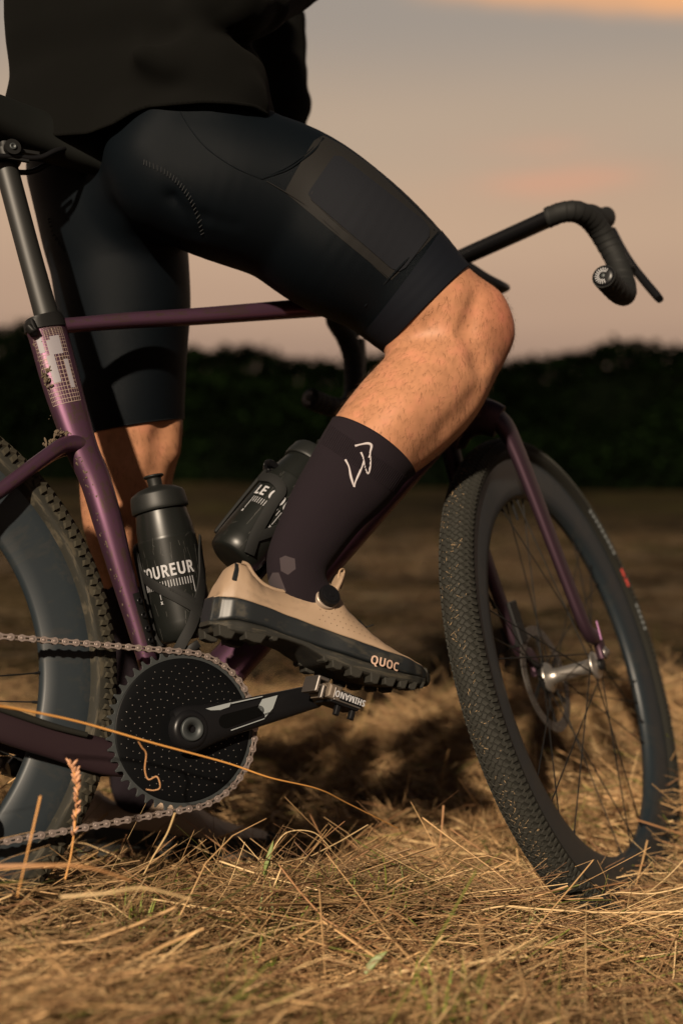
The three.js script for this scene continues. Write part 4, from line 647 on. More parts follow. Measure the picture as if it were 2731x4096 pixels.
// bottle cages: woven straps bent round the bottles
const rowsAxis = (a, b) => ({ a: vec(a), b: vec(b), d: vec(b).sub(vec(a)) });
const BOT1 = rowsAxis([[27.5,391.4,0]][0], [[-4.2,555.5,0]][0]), BOT2 = rowsAxis([[90.9,494.2,0]][0], [[205.7,619.9,0]][0]);
for (const [q, k] of [[BOT1, 0], [BOT2, 1]]) {
  const d = q.d.clone().normalize(), sight = V(-563, 268, 1513).sub(q.a).normalize(), f = sight.addScaledVector(d, -sight.dot(d)).normalize(), r = V().crossVectors(d, f);
  Object.assign(q, { d, f, r, len: q.b.distanceTo(q.a) });   // f faces the viewer's side, r to its right
  q.at = (phi, h, R) => q.a.clone().addScaledVector(d, h).addScaledVector(f, R * Math.cos(phi * rad)).addScaledVector(r, R * Math.sin(phi * rad));
  const strap = (pts, w, R = 38.6, t = 2.2) => { // rows [angle, height, radius?]
    const c = (u) => { const p = catmull(pts.map((p) => [p[0], p[1], p[2] ?? R]), u); return p; };
    return grid((u, v) => { const p = c(u), n = c(Math.min(1, u + 0.01)), m = c(Math.max(0, u - 0.01)), da = (n[0] - m[0]) * rad * R, dh = n[1] - m[1], l = Math.hypot(da, dh) || 1, P = [[-1, 0], [-0.9, 1], [0.9, 1], [1, 0], [0.9, -0.4], [-0.9, -0.4]], a = linear(P.concat([P[0]]), v), o = a[0] * w / 2; return q.at(p[0] - dh / l * o / R / rad, p[1] + da / l * o, p[2] + a[1] * t); }, 40, 12, { closeV: true, capU: true });
  };
  const cage = group('bottle_cage', bike);
  if (k === 0) {
    part('cage_strap', strap([[-96, 116], [-80, 92], [-52, 78], [-20, 62], [8, 46], [30, 32], [52, 12], [60, -2]], 13), M.tape, cage);
    part('cage_strap', strap([[98, 122, 41], [78, 104], [62, 78], [46, 56], [32, 40], [14, 18], [-10, -2], [-24, -12]], 14), M.tape, cage);
    part('cage_strap', strap([[26, 44], [0, 60], [-10, 66]], 8), M.tape, cage);
    part('cage_spine', strap([[-128, 128], [-104, 122, 40], [-92, 110, 41], [-84, 60, 41], [-78, 14, 40], [-60, -6]], 16, 40, 4), M.tape, cage);
    part('cage_spine', strap([[-130, 120], [-128, 60], [-126, 0]], 34, 42, 6), M.black, cage);
    part('cage_foot', [strap([[-70, -8], [-40, -14], [-10, -14], [20, -8]], 10, 34), sweep([[...q.at(-60, -16, 30).toArray(), 9, 5], [...q.at(-20, -20, 22).toArray(), 11, 5], [...q.at(30, -16, 24).toArray(), 8, 5]], { n: 14 })], M.black, cage);
  } else {
    part('cage_strap', strap([[-88, 128, 41], [-70, 112, 40], [-40, 112], [-12, 104], [-8, 84], [-2, 58], [6, 30], [20, 6]], 15), M.tape, cage);
    part('cage_strap', strap([[88, 120], [60, 90], [30, 55], [10, 30]], 13), M.tape, cage);
    part('cage_hook', sweep([[...q.at(-84, 128, 39).toArray(), 5, 9], [...q.at(-78, 133, 43).toArray(), 4, 10], [...q.at(-60, 134, 42).toArray(), 4, 9]], { n: 12 }), M.gloss, cage);
    part('cage_spine', strap([[122, 130], [122, 60], [122, 0]], 34, 42, 6), M.black, cage);
    part('cage_spine', strap([[-92, 128, 40], [-100, 80, 40], [-110, 20, 40]], 8, 40, 3), M.tape, cage);
  }
}
// ---------------------------------------------------------------- bottles
M.bottle = mat({ rgb: [0.005, 0.0056, 0.005], roughness: 0.36, specularIntensity: 0.45 }); M.lid = mat({ rgb: [0.005, 0.0056, 0.0052], roughness: 0.5, specularIntensity: 0.5 });
function bottle(q, label, spout) {
  const b = stand(group('water_bottle', scene)); tag(b, label, 'bottle', 'bottles in the cages of the bicycle');
  const put = (g) => place(g, q.a, q.f, q.d), L = q.len;
  const body = part('bottle_body', put(lathe([[0, -1], [28, -1], [34, 3], [36.6, 14], [36.9, 24], [36.5, 26], [36.9, 28], [37, L - 40], [36.6, L - 37], [36.2, L - 36], [35.4, L - 22], [33.4, L - 10], [32, L], [30, L + 6], [0, L + 6]], 72)), M.bottle, b);
  part('bottle_lid', put(lathe([[29, L - 1], [34.5, L - 2], [35.8, L - 1], [36.4, L + 2], [36, L + 4.5], [36.2, L + 6], [34.6, L + 19], [32.5, L + 22], [24, L + 27], [14, L + 30], [10, L + 31], [0, L + 31]], 72)), M.lid, b);
  if (spout) part('drinking_spout', put(lathe([[9, L + 29], [9.2, L + 40], [10, L + 41], [13, L + 42.5], [13.2, L + 44], [12, L + 45], [7, L + 44.6], [4, L + 42], [0, L + 42]], 32)), M.lid, b);
  // print bent round the body
  const bend = (g, phi0, h0) => mapPoints(g, (x, y, z) => q.at(phi0 + x / 37.2 / rad, h0 + y, 37.15 + z));
  const ph = q === BOT1 ? -36 : 18, hh = q === BOT1 ? 88 : 92;
  const P = part('bottle_print', [bend(text('LE COUREUR', 15.5, 0.25).scale(0.80, 1, 1), ph, hh), ...Array.from({ length: 27 }, (_, i) => bend(box(0.8, i % 13 === 0 ? 22 : 9, 0.2, (i - 13) * 3.55, i % 13 === 0 ? -23 : -16.5, 0.1), ph, hh)), ...[-13, 0, 13].map((i) => bend(text('x', 5, 0.2).translate(i * 3.55, -38, 0), ph, hh))], M.white, b);
  // scratches and dried splashes
  const r = rng(q === BOT1 ? 8 : 9), s = [];
  for (let i = 0; i < 46; i++) { const p = (r() - 0.5) * 150, h = mix(8, L - 36, r()), l = mix(5, 36, r() ** 2), a = r() < 0.8 ? (r() - 0.5) * 0.35 : (r() - 0.5) * 2.5; s.push(bend(box(0.25 + 0.3 * r(), l, 0.12).rotateZ(a), p, clamp(h, l / 2 + 2, L - 36 - l / 2))); }
  part('scratch', s, mat({ rgb: [0.022, 0.021, 0.018], roughness: 0.7 }), b, 'stuff');
}
bottle(BOT1, 'black drinking bottle with upright spout, in the cage on the seat tube', true);
bottle(BOT2, 'black drinking bottle leaning along the down tube, half hidden by the dark sock', true);
// ---------------------------------------------------------------- the rider
const rider = stand(group('person', scene));
tag(rider, 'cyclist in black jersey and bib shorts astride the bicycle, right foot on the pedal', 'person');
const EYEBIKE = V(-563, 268, 1513), toEye = (p) => EYEBIKE.clone().sub(vec(p)).normalize();
const thighR = [[6.7,994.1,58,88.7], [65,979.9,68,98.1], [152.9,959.6,78,101], [218,918.7,90,100.6], [283.6,877.2,102,87.9], [341.1,827.4,110,78.5], [393,805.9,114,66.7]];
const shankR = [[387.8,792.9,114,65.4], [355.7,737.8,116,70.8], [326.5,702.9,118,71.7], [285.1,665.8,119,68.9], [241.6,627.1,121,61], [208.2,586.8,123,55.7], [172,547,125,47.2], [142,505.4,126,40.7], [123.3,473.6,127,35.5], [124.7,441.5,128,31.7], [152.4,404.3,128,28.6]];
const legL = [[-41.5,1050.3,-106,95.7], [-30.3,1012.7,-112,95.9], [-18.7,967.9,-116,96], [-8.8,926.7,-122,93.1], [-1.3,873.3,-131,90.1], [3.7,810.3,-141,82.2], [10.2,751.1,-153,75.7], [18.4,692.9,-170,69.9], [16.7,634.6,-192,64.7], [26.7,577.1,-220,61.7], [44.6,518.9,-252,53.1], [63.8,446.3,-286,42.3], [72.9,365.5,-322,36.3], [78.3,276.5,-356,34], [88.2,204.9,-390,35.7], [116.3,162.6,-398,30.6]];
const fThighR = chain(thighR), fShankR = chain(shankR), fLegL = chain(legL);
const pelvisC = [[33.6,1097.2,0]][0], fPelvis = ell(pelvisC, [96, 90, 160]);
const G = (list) => (x, y, z) => { let s = 0; for (const [a, b, amp, sig] of list) { const d = segDist(x, y, z, a, b); if (d < sig * 3) s += amp * Math.exp(-((d / sig) ** 2)); } return s; };
// relief of the bare leg: kneecap, tendons, groove of the outer calf (positive = hollow)
const line = (pts, amp, sig) => pts.slice(1).map((p, i) => [pts[i], p, amp, sig]);
const relief = G([
  ...line([[424.9,827.7,150], [434.1,785.6,150], [423.7,747.8,150]], -4.5, 24),
  ...line([[372.1,818.4,178], [356.2,772.4,186], [368.6,732.5,186], [388.2,713.7,175]], 5.2, 14),
  ...line([[339.3,804.7,190], [324.6,761.4,192]], -2, 20),
  ...line([[394.1,727.5,170], [384.3,708.8,170]], -5, 14),
  ...line([[365,690.4,178], [319,638.9,186], [287.4,601.6,180]], 4.2, 15),
  ...line([[285.5,710.5,196], [248,660.1,194], [222.7,632.5,186]], -4.2, 34),
  ...line([[251.5,741.3,165], [275.6,751.9,180], [298.5,759.4,186]], 3, 11),
]);
const reliefL = G([
  ...line([[-16.2,678.9,-80], [-9.7,637.9,-95]], 5, 20), ...line([[-28,628.1,-110], [-22.7,572.4,-130]], -4, 26), ...line([[8.6,624,-110], [14.4,579.7,-130]], -4, 24), ...line([[39.9,689.2,-95], [38,671.5,-98], [36.9,631.8,-112]], 8, 13), ...line([[64.6,693.7,-120], [69.2,661.6,-128]], -6, 16),
]);
const torsoChain = chain([[-0.5,1095.6,0,87.5], [4.2,1223.4,0,88.7], [10.7,1368.5,0,99.1], [16.5,1484,0,97.3]]);
const legRight = (x, y, z) => smin(fThighR(x, y, z), fShankR(x, y, z), 22) + relief(x, y, z);
const cutPlane = (a, b, lean) => { // plane through two points of an edge as seen; lean tips it along the sight line
  const A = vec(a), B = vec(b), m = A.clone().add(B).multiplyScalar(0.5), e = toEye(m.toArray()), n = V().crossVectors(B.sub(A), e).normalize().addScaledVector(e, lean).normalize();
  return { m, n, f: (x, y, z) => (x - m.x) * n.x + (y - m.y) * n.y + (z - m.z) * n.z };
};
const orient = (pl, inside) => { if (pl.f(...inside) > 0) pl.n.negate(); return pl; };
const hemR = orient(cutPlane([[412.8,893.7,112]][0], [[270.1,757.4,112]][0], -0.04), thighR[2]), hemL = orient(cutPlane([[-33.7,691.5,-165]][0], [[92.3,719.6,-165]][0], 0.06), legL[3]);
const sockR = orient(cutPlane([[184,658.2,121]][0], [[297.5,594,121]][0], 0.24), shankR[0]);   // f < 0 above the sock
if (!(sockR.f(...shankR[8]) > 0)) console.log('sock plane');
const sockL = { f: (x, y, z) => legL[12][1] + 120 - y };
const skinM = mat({ rgb: [1, 1, 1], roughness: 0.5, vertexColors: true, specularIntensity: 0.32 });
function bounds(rows, pad) { const lo = [1e9, 1e9, 1e9], hi = [-1e9, -1e9, -1e9]; for (const r of rows) for (let k = 0; k < 3; k++) { lo[k] = Math.min(lo[k], r[k] - r[3] - pad); hi[k] = Math.max(hi[k], r[k] + r[3] + pad); } return [lo, hi]; }
{
  const armR = chain([[-80, 1490, 150, 62], ...[[11.4,1244.7,170,32.6], [51.9,1172,165,31.8], [167.2,1287.4,60,31.4], [277.9,1408.5,-40,27.6], [345.3,1478.2,-90,24.7]]]), armL = chain([[-130, 1480, -140, 62], ...[[247.8,1598.9,-215,41.5], [300.6,1482.8,-235,36.1], [308.3,1393.2,-240,33.1], [310.6,1323.8,-240,30.1], [308.3,1251.4,-234,25.6], [307.1,1218.1,-228,25.4], [308.6,1198.1,-225,21.1]]]);
  const neck = chain([[-70, 1480, 20, 75], [-30, 1560, 5, 62], [-10, 1620, -5, 60]]), skull = ell([10, 1700, -20], [92, 118, 76]), jaw = ell([55, 1635, -35], [58, 52, 50]), nose = ell([108, 1680, -58], [16, 22, 12]), ear = (s) => ell([-5, 1685, -20 + s * 76], [20, 32, 9]);
  const upper = (x, y, z) => { let d = smin(torsoChain(x, y, z) + 10, fPelvis(x, y, z) + 8, 40); d = smin(d, armR(x, y, z), 20); d = smin(d, armL(x, y, z), 20); return y > 1430 ? smin(d, Math.min(neck(x, y, z), 1e3), 25) : d; };
  const whole = (x, y, z) => smin(smin(Math.max(legRight(x, y, z) + 9, hemR.f(x, y, z) + 30), Math.max(fLegL(x, y, z) + 9, hemL.f(x, y, z) + 30), 10), upper(x, y, z), 16);
  const headF = (x, y, z) => smin(smin(skull(x, y, z), jaw(x, y, z), 25), Math.min(neck(x, y, z), nose(x, y, z) + 2, ear(1)(x, y, z), ear(-1)(x, y, z)), 8);
  const bits = [];
  bits.push(surface((x, y, z) => Math.max(legRight(x, y, z), -(hemR.f(x, y, z) + 40)), ...bounds([...thighR.slice(4), ...shankR.slice(0, 9)], 8), 3.6));
  bits.push(surface((x, y, z) => Math.max(fLegL(x, y, z) + reliefL(x, y, z), -(hemL.f(x, y, z) + 40)), ...bounds(legL.slice(6), 8), 4.4));
  bits.push(surface(whole, [-330, 640, -330], [330, 1520, 330], 11)); bits.push(surface(headF, [-100, 1500, -130], [140, 1830, 90], 6));
  const g = mergeGeometries(bits.map((b) => { const c = clean(b); return c; })); const P = g.attributes.position, C = new Float32Array(P.count * 3);
  for (let i = 0; i < P.count; i++) {
    const x = P.getX(i), y = P.getY(i), z = P.getZ(i), n = fbm(x * 0.012, y * 0.012, z * 0.012, 3), m = fbm(x * 0.07, y * 0.07, z * 0.07, 3), knee = Math.exp(-((Math.hypot(x - 455, y - 800) / 62) ** 2)), f = fbm(x * 0.3, y * 0.3, z * 0.3, 2);
    const v = 1 + 0.22 * n + 0.22 * m + 0.14 * f; C[i * 3] = (0.262 - 0.035 * knee) * v; C[i * 3 + 1] = (0.124 - 0.044 * knee - 0.018 * Math.max(0, m)) * v; C[i * 3 + 2] = (0.067 - 0.02 * knee) * v;
  }
  g.setAttribute('color', new THREE.BufferAttribute(C, 3)); g.scale(0.001, 0.001, 0.001);
  const body = new THREE.Mesh(g, skinM); body.name = 'body'; body.castShadow = body.receiveShadow = true; rider.add(body);
  // short dark hair on the bare legs
  const r = rng(33), hair = rod(V(0, 0, 0), V(1, 0, 0), 1, 3, 0.2), list = [], N0 = g.attributes.normal, q = V(), nn = V();
  for (let t = 0; t < 140000 && list.length < 6500; t++) {
    const i = Math.floor(r() * P.count); q.fromBufferAttribute(P, i); const x = q.x * 1000, y = q.y * 1000, z = q.z * 1000; nn.fromBufferAttribute(N0, i);
    const right = z > 0 ? sockR.f(x, y, z) < -4 && hemR.f(x, y, z) > 3 && y < 900 : hemL.f(x, y, z) > 3 && y > 500 && z < -60; if (!right || (y > 640 && z < 0 && hemL.f(x, y, z) < 3)) continue;
    const ax = z > 0 ? V(-0.55, -0.8, 0.1) : V(0.1, -1, -0.15), dir = ax.addScaledVector(V(r() - 0.5, r() - 0.5, r() - 0.5), 1.3); dir.addScaledVector(nn, -dir.dot(nn)).normalize().addScaledVector(nn, 0.15 + 0.3 * r()).normalize();
    list.push(new THREE.Matrix4().compose(q.clone().add(V(r() - 0.5, r() - 0.5, r() - 0.5).multiplyScalar(0.004)).addScaledVector(nn, 0.0002), new THREE.Quaternion().setFromUnitVectors(V(1, 0, 0), dir), V(mix(0.005, 0.013, r()), 0.000115, 0.000115)));
  }
  const im = new THREE.InstancedMesh(hair, mat({ rgb: [0.03, 0.016, 0.008], roughness: 0.6, specularIntensity: 0.2 }), list.length); list.forEach((m, i) => im.setMatrixAt(i, m)); im.name = 'leg_hair'; rider.add(im); tag(im, null, null, null, 'stuff');
  part('head_hair', surface((x, y, z) => Math.max(skull(x, y, z) - 9 - 3 * noise(x * 0.05, y * 0.05, z * 0.05), (x - 10) * 0.75 + (1700 - y) * 0.8 - 12), [-110, 1560, -125], [130, 1845, 85], 7), mat({ rgb: [0.02, 0.014, 0.01], roughness: 0.8 }), rider);
}
// bib shorts
M.lycra = mat({ rgb: [0.0017, 0.0028, 0.0040], roughness: 0.5, specularIntensity: 0.13, bumpMap: knit, bumpScale: 0.0002 });
M.mesh = mat({ rgb: [0.0098, 0.0094, 0.0090], roughness: 0.6, specularIntensity: 0.25 });
M.pocket = mat({ rgb: [0.0070, 0.0078, 0.0102], roughness: 0.8, specularIntensity: 0.2 });
M.cuff = mat({ rgb: [0.0026, 0.0036, 0.0062], roughness: 0.7, specularIntensity: 0.25 });
const creases = G([
  ...line([[23.6,1019.8,120], [55.6,993.2,140], [92.2,976.6,150]], 1.6, 7), ...line([[41.9,1035,120], [80.2,1012.3,140], [128.9,1009.4,140]], 1.5, 6), ...line([[-4.8,920.8,110], [19.5,903.4,120], [55.9,893.5,130]], 1.5, 9), ...line([[13.6,891.2,90], [40.1,875.9,110], [87,859.3,110]], 1.4, 8), ...line([[230.2,820.9,120], [233.9,834.9,150], [242.5,856.1,160]], 0.9, 6),
  ...line([[-88,1007.3,-20], [-71.1,989.3,-40], [-50.1,976.1,-60]], 3, 6), ...line([[-78,1013.3,-20], [-69.8,997.6,-30]], 2.5, 4), ...line([[-104.9,894.8,-60], [-67,899.3,-30], [-32.1,904.5,-10], [2.6,900.7,10]], -4, 7), ...line([[-105,887.6,-60], [-55.3,895.4,-30], [-5.9,895.4,0]], 4, 7),
  ...line([[-73.5,961.7,40], [-55.9,943.2,20], [-23.1,926.1,0]], 2, 18), ...line([[-109.7,1020.4,-100], [-97.2,1018,-60]], 4, 8), ...line([[-47.3,973.9,90], [-16,930.5,110], [15.4,887.6,100]], 3, 10), ...line([[-5,1036.6,120], [10.4,986.4,150], [78.1,947,165]], 1.0, 4),
]);
const seat = ell([[-10.9,990.3,-34]][0], [60, 56, 62]);
const shortsF = (x, y, z) => {
  const r = Math.max(fThighR(x, y, z) - 2.6, hemR.f(x, y, z) - 16), l = Math.max(fLegL(x, y, z) - 2.6, hemL.f(x, y, z) - 16);
  return Math.max(smin(smin(smin(r, l, 42), seat(x, y, z), 45), fPelvis(x, y, z) - 3, 40) + creases(x, y, z) + 0.7 * noise(x * 0.02, y * 0.02, z * 0.02), y - 1085);
};
const shortsG = clip(surface(shortsF, ...bounds([...thighR.slice(0, 7), ...legL.slice(0, 9), [...pelvisC, 120]], 10), 5), (x, y, z) => z > -20 && x > 120 ? hemR.f(x, y, z) : hemL.f(x, y, z));
const shorts = part('bib_shorts', shortsG, M.lycra, rider);
part('hem', shortsG.userData.rim(1.5, 1.1), M.lycra, shorts);
const onShorts = (pts, z) => pts;
{
  const P2 = (o) => toEye(o);
  const nearLeg = (p) => p.z > 30, dirT = toEye([250, 900, 110]);
  part('side_panel', patch(shortsG, [[197.1,1049.2,105], [231.4,1037.3,105], [270.5,1017.2,105], [306.4,990.4,105], [336,966.6,105], [368,941.5,105], [291.1,863.6,105], [217.6,911.8,105], [117.7,976.7,105], [164.7,1010.1,105], [189.3,1036,105]].filter((p, i) => ![9].includes(i)), 0.5, dirT, nearLeg), M.mesh, shorts);
  part('pocket', patch(shortsG, [[217.1,1019.2,105], [227.1,1020.4,105], [345.4,950.9,105], [352.5,941.8,105], [351,930.8,105], [312.9,883.7,105], [303.6,877.5,105], [292.2,879.7,105], [182.4,954.5,105], [177.6,962.3,105], [181.2,968.9,105]], 1.5, dirT, nearLeg), M.pocket, shorts);
  part('leg_cuff', [patch(shortsG, [[375.2,949.1,108], [421.9,900.7,108], [275.5,754.9,108], [222,791.1,108], [246.3,815.9,108], [359.5,929,108]], 0.9, dirT, nearLeg)], M.cuff, shorts);
  const seam = (pts, r, m, name, f = shortsF) => part(name, tube(pts.map((p) => onSurface(f, p).toArray()), r, { n: pts.length * 8, m: 6 }), m, shorts);
  seam([[200.4,1048.6,105], [186.3,1029.3,105], [164.7,1010.1,105], [141.6,992.7,105], [106.5,975.4,105]], 1.6, M.lycra, 'seam'); seam([[195.8,1048.3,105], [181.8,1029.7,105], [160.9,1010.7,105], [138.5,994,105], [110.4,978.4,105]], 0.9, M.lycra, 'seam');
  seam([[-2.6,1053.6,100], [14.2,1027.3,100], [37.1,1004.8,100], [72.5,987.3,100], [108.9,977.9,100]], 0.8, M.lycra, 'seam'); seam([[113.9,973.6,105], [168,949.8,105], [217.8,914.8,105], [287.7,863.2,105]], 0.8, M.mesh, 'seam');
  seam([[177.6,962.3,105], [182.4,954.5,105], [231.1,919.2,105], [292.2,879.7,105]], 0.9, M.mesh, 'pocket_edge'); seam([[177.6,962.3,105], [183.4,974.2,105], [215.7,1017.8,105]], 0.7, M.mesh, 'pocket_edge');
  seam([[364.8,942.4,108], [322.4,897.5,108], [287.9,862.2,108], [248.5,819.2,108]], 1.3, M.lycra, 'cuff_seam');
  const st = []; const zig = (pts, n) => { for (let i = 0; i < n; i++) { const p = catmull(pts, i / n), q = catmull(pts, (i + 0.6) / n), o = onSurface(shortsF, p), e = onSurface(shortsF, q), d = e.clone().sub(o), s = V().crossVectors(d, toEye(p)).normalize(); st.push(rod(o.clone().addScaledVector(s, -3), e.addScaledVector(s, 3), 0.8, 5)); } };
  zig([[-50.8,973.6,100], [-22.6,965.2,100], [3.9,953.5,90], [24.7,931.7,80], [38.4,902.3,70]], 26); zig([[-113.3,969.8,-100], [-104.8,950.1,-110], [-90.1,930.3,-110]], 9);
  part('seam_stitching', st, mat({ rgb: [0.010, 0.011, 0.012], roughness: 0.6, specularIntensity: 0.3 }), shorts, 'stuff');
}
// jersey: a loose boxy top, back turned to the viewer's left
M.jersey = mat({ rgb: [0.0019, 0.0019, 0.00155], roughness: 0.95, specularIntensity: 0.15, sheen: 0.02, sheenRoughness: 0.8, sheenColor: new THREE.Color(0.3, 0.28, 0.2), bumpMap: knit, bumpScale: 0.0003 });
{
  const nA = V(Math.sin(-14 * rad) * 0.883 - Math.cos(14 * rad) * 0.47, 0, Math.sin(-14 * rad) * 0.465 + Math.cos(14 * rad) * 0.874), nB = V(Math.sin(76 * rad) * 0.883 - Math.cos(76 * rad) * 0.47, 0, Math.sin(76 * rad) * 0.465 + Math.cos(76 * rad) * 0.874), ctr = [[-17.1,1067.5], [-28.9,1127.5], [-51.8,1179], [-68.5,1244.5], [-69,1340.3], [-51.9,1523.1]], hb = [168, 148, 128, 112, 116, 150], y0 = ctr[0][1], y1 = ctr[5][1], ys = ctr.map((c) => (c[1] - y0) / (y1 - y0)), rowAt = (t) => { let i = 0; while (i < 4 && t > ys[i + 1]) i++; const u = smooth(0, 1, (t - ys[i]) / (ys[i + 1] - ys[i])) * 0.5 + clamp((t - ys[i]) / (ys[i + 1] - ys[i])) * 0.5; return [mix(ctr[i][0], ctr[i + 1][0], u), mix(hb[i], hb[i + 1], u)]; };
  const hemPts = [[-203.5,1032.7], [-170.5,1037.7], [-131.3,1041.4], [-91,1051.9], [-56.5,1071.8], [-30.9,1092.8], [-6.3,1106.4], [31.1,1116.9], [75.8,1129], [114.8,1134.8], [153.2,1136.6], [171,1127.6], [201,1116.2], [242.4,1116]];
  const hemAt = (x) => { if (x <= hemPts[0][0]) return hemPts[0][1]; for (let i = 1; i < hemPts.length; i++) if (x < hemPts[i][0]) return mix(hemPts[i - 1][1], hemPts[i][1], (x - hemPts[i - 1][0]) / (hemPts[i][0] - hemPts[i - 1][0])); return hemPts[hemPts.length - 1][1]; };
  const folds = G([
    ...line([[-57.8,1109.1,130], [-30,1091.9,130], [-8.1,1058.6,130]], -8, 21), ...line([[-196,1033.7,120], [-165.1,1012.2,120], [-128.2,999.8,120]], -8, 19.5), ...line([[-202.8,1138.3,130], [-182.3,1109.5,130], [-156.5,1076,130], [-114.4,1045.5,130]], -11.2, 22.5), ...line([[-171.5,1140.2,130], [-145.5,1106.6,130], [-103,1070.5,130], [-59.4,1048.2,130]], 9.6, 19.5), ...line([[-110.7,1114.9,140], [-67.2,1096,140], [-22.4,1088.4,140], [35.4,1083.1,140]], -9.6, 19.5),
    ...line([[-99.4,1134.7,140], [-44.1,1124.3,140], [1.9,1128.9,140]], 9.6, 18), ...line([[-6.7,1162.8,150], [13,1144.9,150], [51.7,1153.9,150], [120.7,1198.1,150]], -14.4, 19.5), ...line([[3.4,1118,150], [32,1103.8,150], [66,1063.8,150], [84.6,1049.8,150]], -12.8, 18), ...line([[15.4,1129.6,150], [57.2,1142,150], [107.3,1177.8,150]], 12.8, 19.5),
    ...line([[-190.6,1062.6,120], [-154.3,1031.1,120], [-111.8,1015.9,120]], -8, 21), ...line([[-62.9,1048.3,140], [-23.1,1065.1,140], [46.5,1064.7,140]], 6.4, 21), ...line([[361.9,1450,-235], [352.7,1430.5,-235]], -8, 12), ...line([[362.9,1406.7,-235], [350.2,1380.3,-235]], -8, 13.5), ...line([[361.9,1355.4,-235], [347.6,1329,-235]], -6.4, 12), ...line([[363.7,1296.5,-235], [349.3,1282.8,-235]], -9.6, 13.5),
  ]);
  const armR = chain([[-80, 1490, 150, 78], ...[[11.4,1244.7,170,42.4], [51.9,1172,165,43.8], [167.2,1287.4,60,43.4], [277.9,1408.5,-40,43.4]]]), armL = chain([[-130, 1480, -140, 78], ...[[247.8,1598.9,-215,54.4], [300.6,1482.8,-235,47.7], [308.3,1393.2,-240,46.1], [310.6,1323.8,-240,45.2], [311.8,1284.6,-238,47.1], [309.2,1266.2,-236,42.7], [308.1,1245.3,-234,40.5]]]);
  const hipBall = chain([thighR[0], thighR[0].map((v, k) => mix(v, thighR[1][k], 0.3))], 2);
  const torso = (x, y, z) => {
    const t = (y - y0) / (y1 - y0), c = rowAt(t), u = (x - c[0]) * nA.x + z * nA.z, v = (x - c[0]) * nB.x + z * nB.z, grow = 1 + 0.06 * smooth(0.2, 0, t), n = 4.2, a = 100 * grow, b = c[1] * grow, k = (Math.abs(u / a) ** n + Math.abs(v / b) ** n) ** (1 / n);
    return (k - 1) * 0.9 * (k < 1e-3 ? a : Math.hypot(u, v) / Math.max(k, 0.3)) ;
  };
  const jerseyF = (x, y, z) => {
    let d = smin(torso(x, y, z), Math.min(fPelvis(x, y, z), hipBall(x, y, z)) - 15, 22);
    d = smin(d, armR(x, y, z), 14); d = smin(d, armL(x, y, z), 14);
    d += folds(x, y, z) + 5 * fbm(x * 0.007 + 3, y * 0.009, z * 0.007, 2) + 1.2 * noise(x * 0.03, y * 0.03, z * 0.03);
    const t = -z / (1513 - z), X = x + (-563 - x) * t, Y = y + (268 - y) * t;
    return Math.max(d * 0.8, hemAt(X) - Y - 22, y - 1505);
  };
  const hemCut = (x, y, z) => { const t = -z / (1513 - z), X = x + (-563 - x) * t, Y = y + (268 - y) * t; return z < -150 && x > 60 ? hemAt(X) - Y - 14 : hemAt(X) - Y; };
  const g = clip(surface(jerseyF, [-330, 940, -340], [360, 1520, 360], 6), hemCut);
  const j = part('jersey', g, M.jersey, rider);
  part('jersey_hem', g.userData.rim(2.6, 1.6), M.jersey, j);
}
